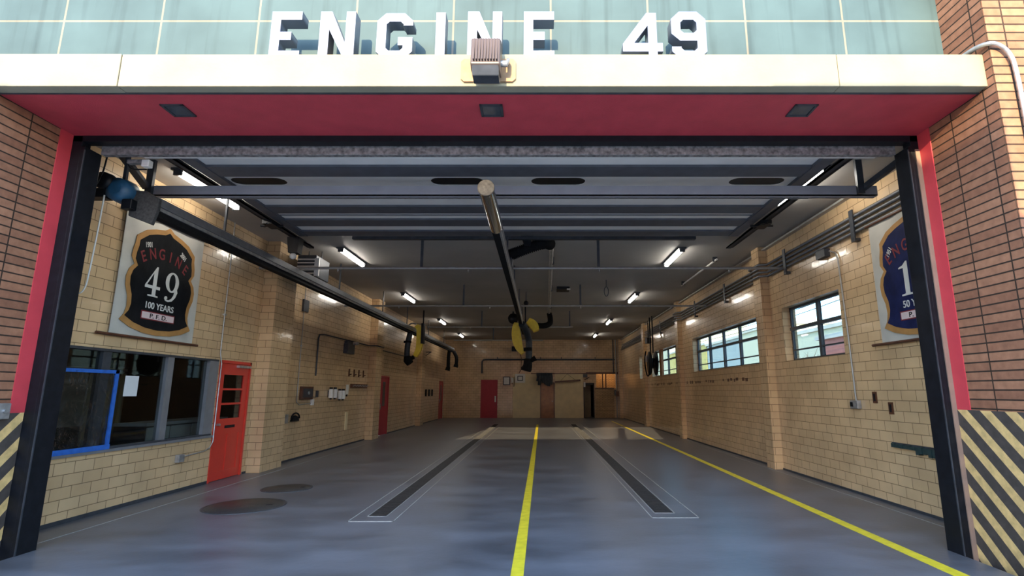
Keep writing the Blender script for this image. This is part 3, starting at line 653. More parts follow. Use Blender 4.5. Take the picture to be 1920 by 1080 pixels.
# ------------------------------------------------------------------ exhaust rails and hoses
RX, RZ = -.63, 3.972
o = thing('exhaust_rail', 'long grey and black exhaust rail hanging down the middle of the bay', 'exhaust rail', (RX, 14, RZ))
lab(MB().tube([(RX, 6.0, RZ), (RX, 7.55, RZ)], .098, 28).build('end_tube', M['mirror'], o), 'polished round front tube')
MB().lathe([(.102, 0), (.102, -.012), (.09, -.02), (.02, -.022)], (RX, 6.0, RZ), 'Y', 28).build('end_cap', M['capgrey'], o)
MB().box(RX-.075, RX+.075, 7.4, 22.0, RZ-.02, RZ+.10).build('rail_body', M['steel'], o)
lab(MB().box(RX-.062, RX+.045, 7.45, 22.0, RZ-.075, RZ-.02).build('rubber_lip', M['rubber'], o), 'black rubber sealing lip')
MB().box(RX+.045, RX+.075, 7.45, 22.0, RZ-.075, RZ-.02).build('flange', M['galv'], o)
for y in (10.3, 13.4, 16.6, 19.7):
    MB().bar((RX, y, RZ+.10), (RX, y, ZC), .03, .03).build('hanger', M['dsteel'], o)
LX, LZ = -5.03, 3.95
o = thing('exhaust_rail', 'long dark exhaust rail running along the left wall', 'exhaust rail', (LX, 18, LZ))
MB().box(LX-.075, LX+.10, 6.56, 31.2, LZ+.01, LZ+.12).build('rail_body', M['steel'], o)
lab(MB().box(LX-.07, LX+.05, 6.56, 31.2, LZ-.115, LZ+.01).build('rubber_lip', M['rubber'], o), 'black rubber sealing lip')
MB().box(LX+.05, LX+.075, 6.56, 31.2, LZ-.035, LZ+.01).build('flange', M['galv'], o)
for y in (8.2, 13.2, 17.0, 20.2, 24.2, 28.2):
    MB().bar((LX, y, LZ+.12), (LX, y, ZC), .03, .03).build('hanger', M['dsteel'], o)
# motor unit on the left rail's front end
o = thing('exhaust_fan', 'blue and black fan motor at the front end of the left rail', 'fan', (-5.3, 6.5, 4.1))
lab(MB().prism([(-5.25, 4.15), (-5.05, 4.13), (-4.874, 4.03), (-4.876, 3.89), (-4.93, 3.68), (-5.24, 3.80)], lambda a, b: (a, 6.50, b), lambda a, b: (a, 6.56, b)).build('mounting_plate', M['capgrey'], o, bevel=.01), 'dark grey end plate')
lab(MB().lathe([(.08, 0), (.145, .02), (.155, .12), (.155, .22), (.10, .26)], (-5.33, 6.34, 4.11), 'Y', 20).build('motor', M['blueunit'], o), 'blue motor body')
lab(MB().lathe([(.04, 0), (.105, .01), (.115, .12), (.09, .14)], (-5.49, 6.30, 4.21), 'Y', 20).build('drum', M['black'], o), 'black round blower drum')
MB().box(-5.72, -5.47, 6.36, 6.52, 4.0, 4.12).build('terminal_box', M['black'], o, bevel=.008)
MB().box(-5.27, -5.14, 6.40, 6.50, 3.86, 3.99).build('switch_box', M['black'], o, bevel=.008)
MB().bar((-5.33, 6.48, 4.2), (-5.33, 6.48, ZC), .04, .04).build('hanger', M['dsteel'], o)
o = tag(MB().tube(arcpts([(-5.46, 6.36, 4.02), (-5.47, 6.36, 3.6), (-5.49, 6.36, 3.1), (-5.53, 6.38, 2.85), (-5.62, 6.4, 2.78), (-5.70, 6.4, 2.95), (-5.74, 6.42, 3.3), (-5.76, 6.45, 3.6)]), .009, 8).build('pull_rope', M['white']), 'thin pale pull rope looping down in front of left tiles', 'rope')
o = tag(MB().tube(arcpts([(-5.82, 6.15, 4.1), (-5.70, 6.2, 4.02), (-5.52, 6.3, 4.16), (-5.45, 6.3, 4.55), (-5.44, 6.3, ZC)]), .010, 8).tube([(-5.60, 6.2, ZC), (-5.63, 6.2, 3.2), (-5.66, 6.2, 2.6)], .007, 6).build('power_cable', M['black']), 'black cable drooping from the ceiling by the fan motor', 'cable')

# central hose drop
o = thing('hanging_exhaust_hose', 'thick blue black exhaust hose hanging from the central rail with nozzle', 'hose', (-.42, 19, 3.2))
corr([(-.60, 18.4, 3.9), (-.48, 18.7, 3.75), (-.37, 19, 3.4), (-.36, 19, 3.0), (-.36, 19, 2.62)], .12, 'hose_body', M['hosebl'], o, amp=.05)
lab(MB().tube([(-.40, 19, 3.12), (-.395, 19, 3.0)], .155, 18).build('clamp', M['rubber'], o), 'black clamp band')
MB().tube([(-.39, 19, 2.72), (-.40, 18.98, 2.5), (-.44, 18.95, 2.38), (-.46, 18.95, 2.30)], [.14, .16, .19, .17], 18).build('nozzle', M['rubber'], o)
MB().tube([(-.38, 18.98, 2.62), (-.22, 18.96, 2.70), (-.12, 18.96, 2.76)], [.09, .08, .10], 14).build('nozzle_grip', M['rubber'], o)
def ribbon(pts, w0, y0, y1, name, m, parent):
    """curved band, profile in XZ with width list, extruded in Y"""
    P = arcpts([(a, 0, c) for a, c in pts], 6); n = len(P); out, inn = [], []
    for i, p in enumerate(P):
        d = (P[min(i+1, n-1)]-P[max(i-1, 0)]).normalized(); nrm = Vector((d.z, 0, -d.x)); t = i/(n-1)
        w = w0[0]+(w0[1]-w0[0])*math.sin(PI*t)
        out.append((p+nrm*w/2)); inn.append((p-nrm*w/2))
    b = MB()
    for i in range(n-1):
        q = [out[i], out[i+1], inn[i+1], inn[i]]
        b.prism([(v.x, v.z) for v in q], lambda a, c: (a, y0, c), lambda a, c: (a, y1, c))
    return b.build(name, m, parent)
o = thing('hose_saddle', 'yellow curved hose saddle hanging under the central rail', 'saddle', (-.5, 19.1, 3.6))
ribbon([(-.82, 4.04), (-.84, 3.86), (-.82, 3.6), (-.78, 3.35), (-.70, 3.12), (-.58, 2.94)], (.14, .34), 19.15, 19.6, 'band', M['yelplastic'], o)
ribbon([(-.40, 4.12), (-.26, 4.02), (-.16, 3.90), (-.10, 3.76)], (.22, .30), 19.15, 19.6, 'band', M['yelplastic'], o)
MB().bar((-.5, 19.35, 4.0), (-.5, 19.35, ZC), .05, .05).build('hanger', M['black'], o)
# left hose drop
o = thing('hanging_exhaust_hose', 'blue black exhaust hose hanging from the left rail', 'hose', (LX-.1, 21, 3.3))
corr([(LX-.05, 21, 3.86), (LX-.12, 21, 3.5), (LX-.14, 21, 3.1), (LX-.12, 21, 2.86)], .11, 'hose_body', M['hosebl'], o, amp=.05)
MB().tube([(LX-.14, 21, 3.55), (LX-.14, 21, 3.47)], .15, 16).build('clamp', M['rubber'], o)
MB().tube([(LX-.12, 21, 2.95), (LX-.10, 21, 2.80), (LX, 21, 2.66)], [.13, .17, .14], 16).build('nozzle', M['rubber'], o)
MB().tube([(LX-.05, 21, 2.82), (LX+.14, 21, 2.92)], .08, 12).build('nozzle_grip', M['rubber'], o)
o = thing('hose_saddle', 'yellow strip saddle beside the left hanging hose', 'saddle', (LX+.28, 21.2, 3.5))
ribbon([(LX+.16, 4.18), (LX+.27, 4.0), (LX+.30, 3.6), (LX+.27, 3.25), (LX+.14, 2.95)], (.16, .24), 21.1, 21.3, 'band', M['yelplastic'], o)
MB().box(LX+.36, LX+.46, 21.05, 21.35, 3.45, 4.25).build('back_plate', M['black'], o)
MB().tube(arcpts([(LX-.2, 21, 4.12), (LX, 21, 4.24), (LX+.16, 21, 4.22)]), .03).build('steel_loop', M['galv'], o)
MB().bar((LX+.41, 21.2, 4.2), (LX+.41, 21.2, ZC), .05, .05).build('hanger', M['black'], o)
for dx, yy, ln, lb in ((-.06, 30.2, 1.12, 'left of two short black hoses at the far end of the left rail'), (.28, 30.9, .9, 'right of two short black hoses at the far end of the left rail')):
    o = thing('hanging_hose', lb, 'hose', (LX+dx, yy, 3.4), 'black hoses at the far rail end')
    corr([(LX+dx*.4, yy, 3.86), (LX+dx, yy, 3.5), (LX+dx, yy, 3.86-ln*.85)], .10, 'hose_body', M['rubber'], o, amp=.05)
    MB().tube([(LX+dx, yy, 3.88-ln*.85), (LX+dx-.04, yy, 3.86-ln)], [.12, .14], 14).build('nozzle', M['rubber'], o)

# ------------------------------------------------------------------ hanging equipment, left and ceiling
o = thing('unit_heater', 'white louvred unit heater hanging from the ceiling above the left rail', 'heater', (-4.75, 12.0, 4.35))
hx = -4.98
MB().box(hx-.42, hx+.0, 11.6, 12.35, 4.12, 4.60).build('heater_case', M['dsteel'], o, bevel=.01)
lab(MB().box(hx-.02, hx+.08, 11.56, 11.60, 4.12, 4.52).build('corner_post', M['white'], o), 'bright white edge post')
for k in range(5):
    MB().box(hx-.40, hx-.02, 11.55, 11.60, 4.16+.08*k, 4.185+.08*k).build('louver', M['white'], o)
for x in (hx-.35, hx-.05): MB().bar((x, 12.0, 4.6), (x, 12.0, ZC), .02, .02).build('hanger_rod', M['dsteel'], o)
o = thing('hanging_lamp', 'dark square lamp hanging from the left door track', 'lamp', (-4.78, 10.2, 4.3))
MB().prism([(-4.90, 4.55), (-4.66, 4.55), (-4.68, 4.24), (-4.86, 4.24)], lambda a, b: (a, 10.0, b), lambda a, b: (a, 10.2, b)).build('lamp_housing', M['black'], o)
lab(MB().lathe([(.02, -.06), (.06, -.03), (.065, .02), (.04, .05)], (-4.80, 10.1, 4.19), 'Z', 14).build('bulb', M['white'], o), 'pale round bulb')
o = thing('ceiling_speaker', 'black round speaker hanging near the ceiling left of the central rail', 'speaker', (-1.05, 21.5, 4.55))
MB().lathe([(.03, 0), (.2, .02), (.22, .10), (.12, .22)], (-1.05, 21.4, 4.50), 'Y', 18).build('horn', M['black'], o)
MB().bar((-1.05, 21.5, 4.66), (-1.05, 21.5, ZC), .06, .06).build('bracket', M['black'], o)
o = thing('ceiling_fixture', 'small dark fixture with bright edge flat on the ceiling', 'fixture', (.72, 16.4, 4.74))
MB().box(.55, .95, 16.2, 16.7, 4.70, ZC).build('fixture_body', M['black'], o, bevel=.01); MB().box(.86, .97, 16.18, 16.3, 4.69, 4.72).build('end_plate', M['white'], o)
P = [(1.95+.06*math.cos(t*PI/10), 15.2, 4.44+.14*math.sin(t*PI/10)) for t in range(21)]
tag(MB().tube(P, .012, 8).bar((1.95, 15.2, 4.58), (1.95, 15.2, ZC), .02, .02).build('ceiling_hook', M['dsteel']), 'dark oval ring hanging from the ceiling right of the middle', 'hook')
o = thing('rail_sensor', 'small dark sensor with white spot beside the central rail', 'sensor', (-.50, 17.2, 4.4))
MB().lathe([(.02, 0), (.08, .02), (.07, .12)], (-.42, 17.0, 4.40), 'Y', 14).build('sensor_body', M['black'], o); MB().bar((-.42, 17.1, 4.45), (-.42, 17.1, ZC), .03, .03).build('bracket', M['dsteel'], o)
# pale gas tube near the right ceiling edge
o = thing('ceiling_strip', 'thin pale strip under the ceiling near the right wall', 'strip', (4.45, 13.5, 4.7))
MB().tube([(4.25, 12.4, 4.70), (4.25, 15.6, 4.70)], .025, 10).build('tube', M['white'], o)
for y in (12.5, 15.4): MB().box(4.2, 4.3, y, y+.06, 4.68, ZC).build('clip', M['dsteel'], o)

# ------------------------------------------------------------------ banners
def banner(name, FR, w, h, shield, fieldmat, label, txt, parent_loc, flip):
    o = thing(name, label, 'banner', parent_loc)
    nx, nz = 24, 20; vs = []; fs = []
    def wv(u, v): return .012*math.sin(u*7.0+v*1.2)+.008*math.sin(u*15+v*2)
    for sgn in (0, 1):
        for j in range(nz+1):
            for i in range(nx+1):
                u, v = w*i/nx, h*j/nz; vs.append(FR @ Vector((u, v, -.012+wv(u, v)*.4-(.006 if sgn else 0))))
    n1 = (nx+1)*(nz+1)
    for j in range(nz):
        for i in range(nx):
            q = [j*(nx+1)+i, j*(nx+1)+i+1, (j+1)*(nx+1)+i+1, (j+1)*(nx+1)+i]; fs.append(q); fs.append([n1+k for k in reversed(q)])
    MB().add(vs, fs, True).build('cloth', M['offwhite'], o)
    cx, cy = sum(p[0] for p in shield)/len(shield), sum(p[1] for p in shield)/len(shield)
    solid2d([shield], .006, FR @ Matrix.Translation((0, 0, .004)), 'shield_border', M['gold'], o)
    inner = [((p[0]-cx)*.89+cx, (p[1]-cy)*.905+cy) for p in shield]
    fld = solid2d([inner], .006, FR @ Matrix.Translation((0, 0, .008)), 'shield_field', fieldmat, o)
    rod = MB().tube([FR @ Vector((-.22, -.01, .0)), FR @ Vector((w+.13, -.01, .0))], .02, 10); rod.build('bottom_rod', M['dkwood'], o)
    rod = MB().tube([FR @ Vector((-.06, h+.01, .0)), FR @ Vector((w+.06, h+.01, .0))], .02, 10); rod.build('top_rod', M['dkwood'], o)
    T = FR @ Matrix.Translation((0, 0, .0125))
    def arc(body, r, c, a0, a1, size, m):
        for k, ch in enumerate(body):
            t = a0+(a1-a0)*k/(len(body)-1); R_ = Matrix.Translation((c[0]+r*math.sin(t), c[1]+r*math.cos(t), 0)) @ Matrix.Rotation(-t, 4, 'Z')
            text(ch, size, .004, T @ R_, 'lettering', m, fld, sx=.8, bold=.003)
    arc('ENGINE', .86, (.86, .36), -.52, .52, .235, M['bred'])
    for (body, u, v, s_, m_, sx, rot) in txt:
        if body in ('4', '9', '1', '3'):
            polys = DIG[body]; solid2d([[(u+a*s_, v+b*s_) for a, b in p] for p in polys], .004, T, 'number', m_, fld)
        else:
            text(body, s_, .004, T @ Matrix.Translation((u, v, 0)) @ Matrix.Rotation(rot, 4, 'Z'), 'lettering', m_, fld, sx=sx, bold=.002)
    solid2d([rrect(.50, 1.22, .27, .395, .004)], .004, T, 'name_plate_edge', M['bred'], fld)
    solid2d([rrect(.515, 1.205, .285, .38, .004)], .006, T, 'name_plate', M['pfd'], fld)
    text('P. F. D.', .095, .004, T @ Matrix.Translation((.86, .30, .004)), 'lettering', M['bblack'], fld, sx=1.35, bold=.001)
    return o
def ell(cx, cy, rx, ry, n=28, a0=0, a1=2*PI): return [(cx+rx*math.cos(a0+(a1-a0)*k/n), cy+ry*math.sin(a0+(a1-a0)*k/n)) for k in range(n+(0 if abs(a1-a0) > 6.28 else 1))]
DIG = {
 '4': [[(.16,0),(.62,0),(.62,.045),(.50,.055),(.50,.26),(.68,.26),(.68,.36),(.50,.36),(.50,1.0),(.44,1.0),(0,.34),(0,.26),(.34,.26),(.34,.055),(.16,.045)], [(.08,.36),(.34,.36),(.34,.78)]],
 '9': [ell(.32,.66,.32,.34,30,-.62,PI*1.5)+[(.40,.335),(.47,.36)]+[(.44,.24),(.36,.12),(.24,.055),(.13,.06),(.17,.11),(.13,.17),(.05,.16),(.02,.09),(.08,.01),(.22,-.01),(.40,.04),(.54,.18),(.62,.36)], ell(.32,.66,.155,.285)],
 '1': [[(.06,0),(.56,0),(.56,.045),(.42,.06),(.42,1.0),(.36,1.0),(.22,.90),(.04,.86),(.04,.82),(.23,.82),(.23,.06),(.06,.045)]],
 '3': [[(.03,.10),(.10,.03),(.22,-.01),(.38,.01),(.52,.10),(.57,.25),(.54,.40),(.42,.52),(.50,.60),(.54,.74),(.50,.88),(.38,.98),(.22,1.0),(.08,.93),(.03,.82),(.09,.78),(.15,.81),(.18,.90),(.26,.93),(.34,.88),(.37,.76),(.34,.62),(.26,.55),(.18,.54),(.18,.49),(.28,.48),(.36,.42),(.40,.28),(.36,.12),(.26,.05),(.18,.08),(.16,.15),(.09,.19),(.03,.16)]]}
sh = [(.66,1.735),(.96,1.72),(1.08,1.585),(1.42,1.47),(1.46,1.26),(1.37,1.05),(1.50,.90),(1.50,.68),(1.44,.44),(1.59,.21),(1.26,.10),(.87,.055),(.46,.10),(.09,.22),(.19,.39),(.235,.61),(.11,.75),(.08,.87),(.22,1.055),(.12,1.14),(.15,1.28),(.18,1.45),(.45,1.58)]
def smooth(P, n=3):
    return [(v.x, v.y) for v in arcpts([(a, b, 0) for a, b in P]+[(P[0][0], P[0][1], 0)], n)][:-1]
sh_half = [(.88+a, b) for a, b in [(0,1.745),(.10,1.685),(.30,1.64),(.48,1.58),(.655,1.45),(.66,1.35),(.69,1.24),(.70,1.13),(.63,1.03),(.715,.94),(.752,.83),(.74,.70),(.675,.55),(.66,.41),(.69,.30),(.765,.21),(.56,.125),(.3,.07),(0,.05)]]
shield = sh_half+[(1.76-a, b) for a, b in reversed(sh_half[1:-1])]
shield = [(a-.0, b) for a, b in shield]
W_, H_ = 1.76, 1.78
banner('station_banner', frame_left(XL+.05, 7.21, 2.375), W_, H_, shield, M['bblack'], 'white banner with black and gold shield reading 49 on the left wall',
       [('1901', .48, 1.335, .11, M['bgrey'], .7, .25), ('2001', 1.23, 1.34, .11, M['bgrey'], .7, -.55), ('4', .50, .62, .46, M['bgrey'], 1, 0), ('9', .92, .60, .47, M['bgrey'], 1, 0), ('100 YEARS', .86, .44, .135, M['bgrey'], 1.02, 0)], (XL, 8.1, 2.375), False)
banner('station_banner', frame_right(XR-.05, 7.86, 2.29), W_, H_, shield, M['bblue'], 'white banner with blue and gold shield on the right wall behind the jamb',
       [('1951', .45, 1.25, .11, M['bgrey'], .7, .85), ('2001', 1.27, 1.25, .11, M['bgrey'], .7, -.85), ('1', .56, .60, .47, M['bgrey'], 1, 0), ('3', .90, .60, .47, M['bgrey'], 1, 0), ('50 YEARS', .86, .44, .135, M['bgrey'], 1.02, 0)], (XR, 7, 2.29), True)

# ------------------------------------------------------------------ left wall fittings
def conduit(name, lb, pts, r=.012, m='pipe', group=None, clips=()):
    o = thing(name, lb, 'conduit', pts[0], group)
    MB().tube(pts, r, 10).build('pipe', M[m], o)
    for c in clips: MB().box(c[0]-.02, c[0]+.02, c[1]-.03, c[1]+.03, c[2]-.015, c[2]+.015).build('clip', M['galv'], o)
    return o
X = XL+.02
o = conduit('wall_conduit', 'thin pale conduit dropping beside the red glazed door to an outlet box', [(X, 9.84, ZC), (X, 9.84, 2.3), (X+.02, 9.88, 2.1), (X+.02, 9.88, .72), (X+.01, 9.82, .62), (X, 9.7, .575), (X, 9.1, .545)], .010, 'galv', None, [(X, 9.84, 3.0)])
MB().box(XL, XL+.07, 8.96, 9.10, .47, .59).build('outlet_box', M['galv'], o, bevel=.006)
o = conduit('wall_conduit', 'thin conduit running down the left wall to the dark framed box', [(X, 13.15, ZC), (X, 13.15, 1.62), (X, 13.15, 1.35), (X, 13.3, 1.28), (X, 14.0, 1.30)], .011, 'pipe', None, [(X, 13.15, 2.7)])
MB().box(XL, XL+.05, 13.98, 14.12, 1.25, 1.4).build('outlet_box', M['white'], o, bevel=.004)
o = conduit('wall_conduit', 'dark horizontal pipe along the left wall with bent ends', [(X, 14.15, 2.0), (X, 14.15, 2.98), (X, 14.2, 3.08), (X, 14.5, 3.12), (X, 18.4, 3.14), (X+.27, 18.45, 3.14), (X+.27, 19.25, 3.14), (X+.02, 19.3, 3.10), (X, 24.5, 3.1)], .02, 'dsteel', None, [(X, 20.9, 3.1)])
tag(MB().box(XL, XL+.05, 13.05, 13.35, 3.55, 3.85).build('strobe_box', M['dsteel'], bevel=.008), 'small dark alarm box high on left wall beyond the pilaster', 'box')
o = thing('horn_box', 'grey horn box high on the left wall above the row of hooks', 'box', (XL, 16.4, 2.7))
MB().box(XL, XL+.14, 16.05, 16.65, 2.72, 3.02).build('box_body', M['dsteel'], o, bevel=.01); MB().cyl((XL+.14, 16.5, 3.05), (XL+.3, 16.5, 3.05), .05).build('lamp', M['galv'], o); MB().box(XL, XL+.1, 16.1, 16.55, 3.0, 3.10).build('bracket', M['dsteel'], o)
o = thing('call_box', 'dark wooden framed box on the left wall past the first pilaster', 'box', (XL, 13.6, 1.5))
MB().box(XL, XL+.08, 13.3, 13.95, 1.40, 1.72).build('box_body', M['dkwood'], o, bevel=.01); MB().box(XL+.08, XL+.09, 13.36, 13.89, 1.45, 1.67).build('face', M['dsteel'], o); MB().cyl((XL+.09, 13.64, 1.56), (XL+.11, 13.64, 1.56), .04).build('button', M['galv'], o)
tag(MB().box(XL, XL+.05, 14.28, 14.36, 1.45, 1.62).tube([(XL+.03, 14.32, 1.47), (XL+.03, 14.2, 1.44), (XL+.03, 13.95, 1.45)], .008, 8).build('toggle_switch', M['dsteel']), 'small dark switch with wire right of the framed box', 'switch')
for y, lb in ((15.15, 'leftmost of four white wall dispensers on left wall'), (15.45, 'second of four white wall dispensers on left wall'), (15.82, 'third of four white wall dispensers on left wall'), (16.1, 'rightmost of four white wall dispensers on left wall')):
    o = thing('wall_dispenser', lb, 'dispenser', (XL, y, 1.5), 'white dispensers on the left wall')
    zz = 0 if y < 15.6 else -.04
    MB().tube([(XL+.07, y, 1.42+zz), (XL+.07, y, 1.66+zz)], .065, 14).build('bottle', M['white'], o); MB().tube([(XL+.07, y, 1.66+zz), (XL+.07, y, 1.71+zz)], .045, 12).build('cap', M['black'], o)
    MB().tube([(XL+.07, y, 1.38+zz), (XL+.07, y, 1.42+zz)], .03, 10).build('spout', M['black'], o); MB().box(XL, XL+.03, y-.05, y+.05, 1.45+zz, 1.62+zz).build('bracket', M['dsteel'], o)
o = thing('paper_strip', 'long white hanging tag left of the coat rack', 'tag', (XL, 16.6, 1.6)); MB().box(XL, XL+.02, 16.5, 16.68, 1.50, 1.80).build('sheet', M['white'], o); MB().cyl((XL, 16.55, 1.48), (XL+.03, 16.55, 1.48), .035).build('weight', M['black'], o)
o = thing('coat_rack', 'dark coat rack board with pegs on left wall before the second pilaster', 'rack', (XL, 17.6, 1.75))
MB().box(XL, XL+.04, 16.85, 18.4, 1.70, 1.83).build('board', M['dkwood'], o)
for k in range(6): MB().cyl((XL+.04, 17.0+.25*k, 1.76), (XL+.12, 17.0+.25*k, 1.79), .015).build('peg', M['galv'], o)
for k in range(4):
    y = 16.65+.45*k
    tag(MB().box(XL, XL+.03, y-.03, y+.03, 2.05, 2.28).cyl((XL+.02, y, 2.1), (XL+.09, y, 2.12), .015).build('wall_hook', M['dkwood']), '%s of four dark hooks in a row above the coat rack' % ['leftmost', 'second', 'third', 'rightmost'][k], 'hook', 'hooks above the coat rack')
o = thing('hose_bib', 'grey wall tap with a black hose loop low beyond the first pilaster', 'tap', (XL, 12.7, .95))
MB().box(XL, XL+.10, 12.3, 12.62, .88, 1.08).cyl((XL+.05, 12.4, 1.05), (XL+.16, 12.4, 1.05), .03).build('valve', M['galv'], o)
MB().tube([(XL+.05, 13.1+.22*math.cos(t*PI/12), .96+.13*math.sin(t*PI/12)) for t in range(13)], .018, 8).build('hose_loop', M['rubber'], o)
MB().prism([(12.92, .9), (13.3, .9), (13.25, 1.0), (13.1, 1.03), (12.98, .98)], lambda a, b: (XL, a, b), lambda a, b: (XL+.06, a, b)).build('hose_rest', M['rubber'], o)
tag(MB().box(XL, XL+.03, 16.55, 16.75, .45, .98).build('wall_guard', M['beige'], bevel=.01), 'tall narrow pale guard plate low on the left wall', 'plate')
for k in range(3):
    tag(MB().box(XL, XL+.06, 28.0+k*.8, 28.2+k*.8, 1.35, 1.7).build('wall_hook', M['black']), '%s of three dark hooks on the far left wall by the last red door' % ['first', 'second', 'third'][k], 'hook', 'hooks by the last red door')
o = thing('wall_bracket', 'dark bracket shelf high on the left wall near the third pilaster', 'bracket', (XL, 26.3, 3.5))
MB().box(XL, XL+.5, 26.7, 26.76, 3.5, 3.54).build('shelf', M['dsteel'], o); MB().bar((XL+.02, 26.73, 3.2), (XL+.45, 26.73, 3.5), .03, .03).build('strut', M['dsteel'], o)
# ------------------------------------------------------------------ right wall fittings
for k, z in enumerate((4.10, 4.185, 4.27, 4.355)):
    o = thing('wall_conduit', '%s of four parallel conduits high along the right wall' % ['lowest', 'second lowest', 'second highest', 'highest'][k], 'conduit', (XR-.06, 20, z), 'conduits along the right wall')
    MB().tube([(XR-.045-.0*k, 5.9, z), (XR-.045, 11.5, z), (XR-.22, 11.55, z), (XR-.22, 12.1, z), (XR-.06, 12.2, z), (XR-.06, 18.8, z), (XR-.20, 18.9, z), (XR-.20, 19.3, z), (XR-.06, 19.4, z), (XR-.06, 33.0-.3*k, z)], .024, 10).build('pipe', M['steel'], o)
for y, lb in ((8.2, 'nearest'), (10.6, 'second nearest'), (14.2, 'middle'), (17, 'second farthest'), (22, 'farthest')):
    tag(MB().box(XR-.09, XR-.07, y-.05, y+.05, 3.98, 4.46).box(XR-.09, XR, y-.05, y+.05, 3.94, 3.99).build('pipe_bracket', M['dsteel']), '%s dark bracket clamping the right wall conduits' % lb, 'bracket', 'brackets on the right wall conduits')
o = thing('outlet_conduit', 'conduit dropping on the right wall from a pull box to a grey outlet', 'conduit', (XR, 8.7, 1.3))
Xr = XR-.02
MB().box(XR-.10, XR, 9.05, 9.35, 3.92, 4.06).build('pull_box', M['dsteel'], o)
MB().tube([(Xr-.02, 9.0, 4.0), (Xr, 8.85, 3.93), (Xr, 8.8, 3.8), (Xr, 8.74, 2.4), (Xr, 8.72, 1.44)], .013, 10).build('pipe', M['pipe'], o)
MB().box(XR-.07, XR, 8.62, 8.82, 1.33, 1.46).build('outlet_box', M['galv'], o, bevel=.006); MB().box(XR-.075, XR-.07, 8.74, 8.81, 1.36, 1.43).build('socket', M['black'], o)
for y, z, lb in ((8.25, 1.51, 'dark wall outlet on the right wall, upper of the middle pair'), (7.9, 1.36, 'dark wall outlet on the right wall, lower of the middle pair'), (6.96, 1.49, 'dark wall outlet on the right wall half behind the black jamb')):
    o = thing('wall_outlet', lb, 'outlet', (XR, y, z), 'dark outlets on the right wall'); MB().box(XR-.012, XR, y-.05, y+.05, z-.085, z+.085).build('plate', M['dkwood'], o); MB().box(XR-.016, XR-.012, y-.02, y+.02, z-.055, z+.055).build('socket', M['black'], o)
o = thing('bumper_rail', 'ragged dark green bumper strip low on the right wall', 'bumper', (XR, 7.3, .85))
b = MB(); n = 26
for k in range(n):
    y = 6.3+k*1.62/n; lo = .80-random.uniform(0, .045) if k < n-8 else .82
    b.box(XR-.05-random.uniform(0, .02), XR, y, y+1.64/n, lo, .868+random.uniform(-.008, .008))
b.build('strip', M['green'], o); MB().box(XR-.02, XR, 6.3, 7.96, .865, .885).build('batten', M['dsteel'], o)
# stuff hanging in front of the third window
o = thing('cable_reel', 'black cable reel and cords hanging before the third right window', 'reel', (4.85, 22.9, 2.8))
MB().lathe([(.10, -.16), (.5, -.15), (.5, -.11), (.22, -.1), (.22, .1), (.5, .11), (.5, .15), (.10, .16)], (4.86, 23.0, 2.78), 'X', 24).build('reel_drum', M['black'], o)
MB().tube(arcpts([(4.62, 23.2, 3.3), (4.58, 23.3, 2.9), (4.60, 23.1, 2.35), (4.62, 22.8, 2.25), (4.62, 22.5, 2.5), (4.64, 22.4, 3.2)]), .03, 8).build('cord', M['rubber'], o)
MB().bar((4.85, 22.8, 3.2), (4.85, 22.8, ZC), .05, .05).bar((4.85, 23.3, 3.2), (4.85, 23.3, ZC), .05, .05).build('hanger', M['black'], o)
lab(MB().box(4.60, 4.68, 23.25, 23.5, 2.85, 3.15).build('tag_plate', M['white'], o), 'white tag plate')
o = tag(MB().box(5.0, 5.09, 21.98, 22.35, 2.24, 3.3).build('lit_reveal_strip', M['wood']), 'brown strip coloured as the lit reveal at the left edge of the third right window', 'board')  # light on the window reveal, put in as a brown strip
o = thing('wall_speaker', 'small black box high on right wall left of the cable reel', 'box', (4.95, 24.2, 3.9)); MB().box(4.9, 5.09, 24.2, 24.7, 3.75, 4.0).build('box_body', M['black'], o); MB().bar((5.0, 24.4, 4.0), (5.0, 24.4, ZC), .04, .04).build('bracket', M['black'], o)

# rough mark band (old glue marks) along the right wall
b = MB()
for k in range(58):
    y = 13.2+k*.215
    if random.random() < .35 or 18.9 < y < 19.4: continue
    b.box(XR-.003, XR, y, y+random.uniform(.06, .17), 1.86+random.uniform(-.02, .02), 1.92+random.uniform(0, .03))
o = tag(b.build('glue_marks', M['dkwood']), 'dashed row of old dark glue marks along the right wall below the windows', 'marks'); o['kind'] = 'stuff'

# ------------------------------------------------------------------ floor things
def drain(x0, x1, ox0, ox1, y0, lb):
    o = thing('trench_drain', lb, 'drain', ((x0+x1)/2, 17, 0), 'trench drains in the floor')
    y1 = 27.2; t = .012; z = .004
    fr = MB().box(ox0, ox1, y0, y0+.02, 0, z).box(ox0, ox0+t, y0, y1, 0, z).box(ox1-t, ox1, y0, y1, 0, z); fr.build('border_line', M['wline'], o)
    MB().box(x0-.02, x0-.01, y0+.28, y1, 0, .004).box(x1+.01, x1+.02, y0+.28, y1, 0, .004).box(x0-.02, x1+.02, y0+.28, y0+.29, 0, .004).build('rim', M['wline'], o)
    g = MB().box(x0, x1, y0+.3, y1, 0, .003); n = int((y1-y0-.3)/.06)
    for k in range(n): g.box(x0+.01, x1-.01, y0+.3+k*.06, y0+.33+k*.06, .003, .008)
    g.build('grate', M['grate'], o)
drain(-2.22, -2.0, -2.40, -1.82, 7.1, 'trench drain with iron grate left of the middle yellow line')
drain(1.56, 1.80, 1.45, 2.07, 7.3, 'trench drain with iron grate right of the middle yellow line')
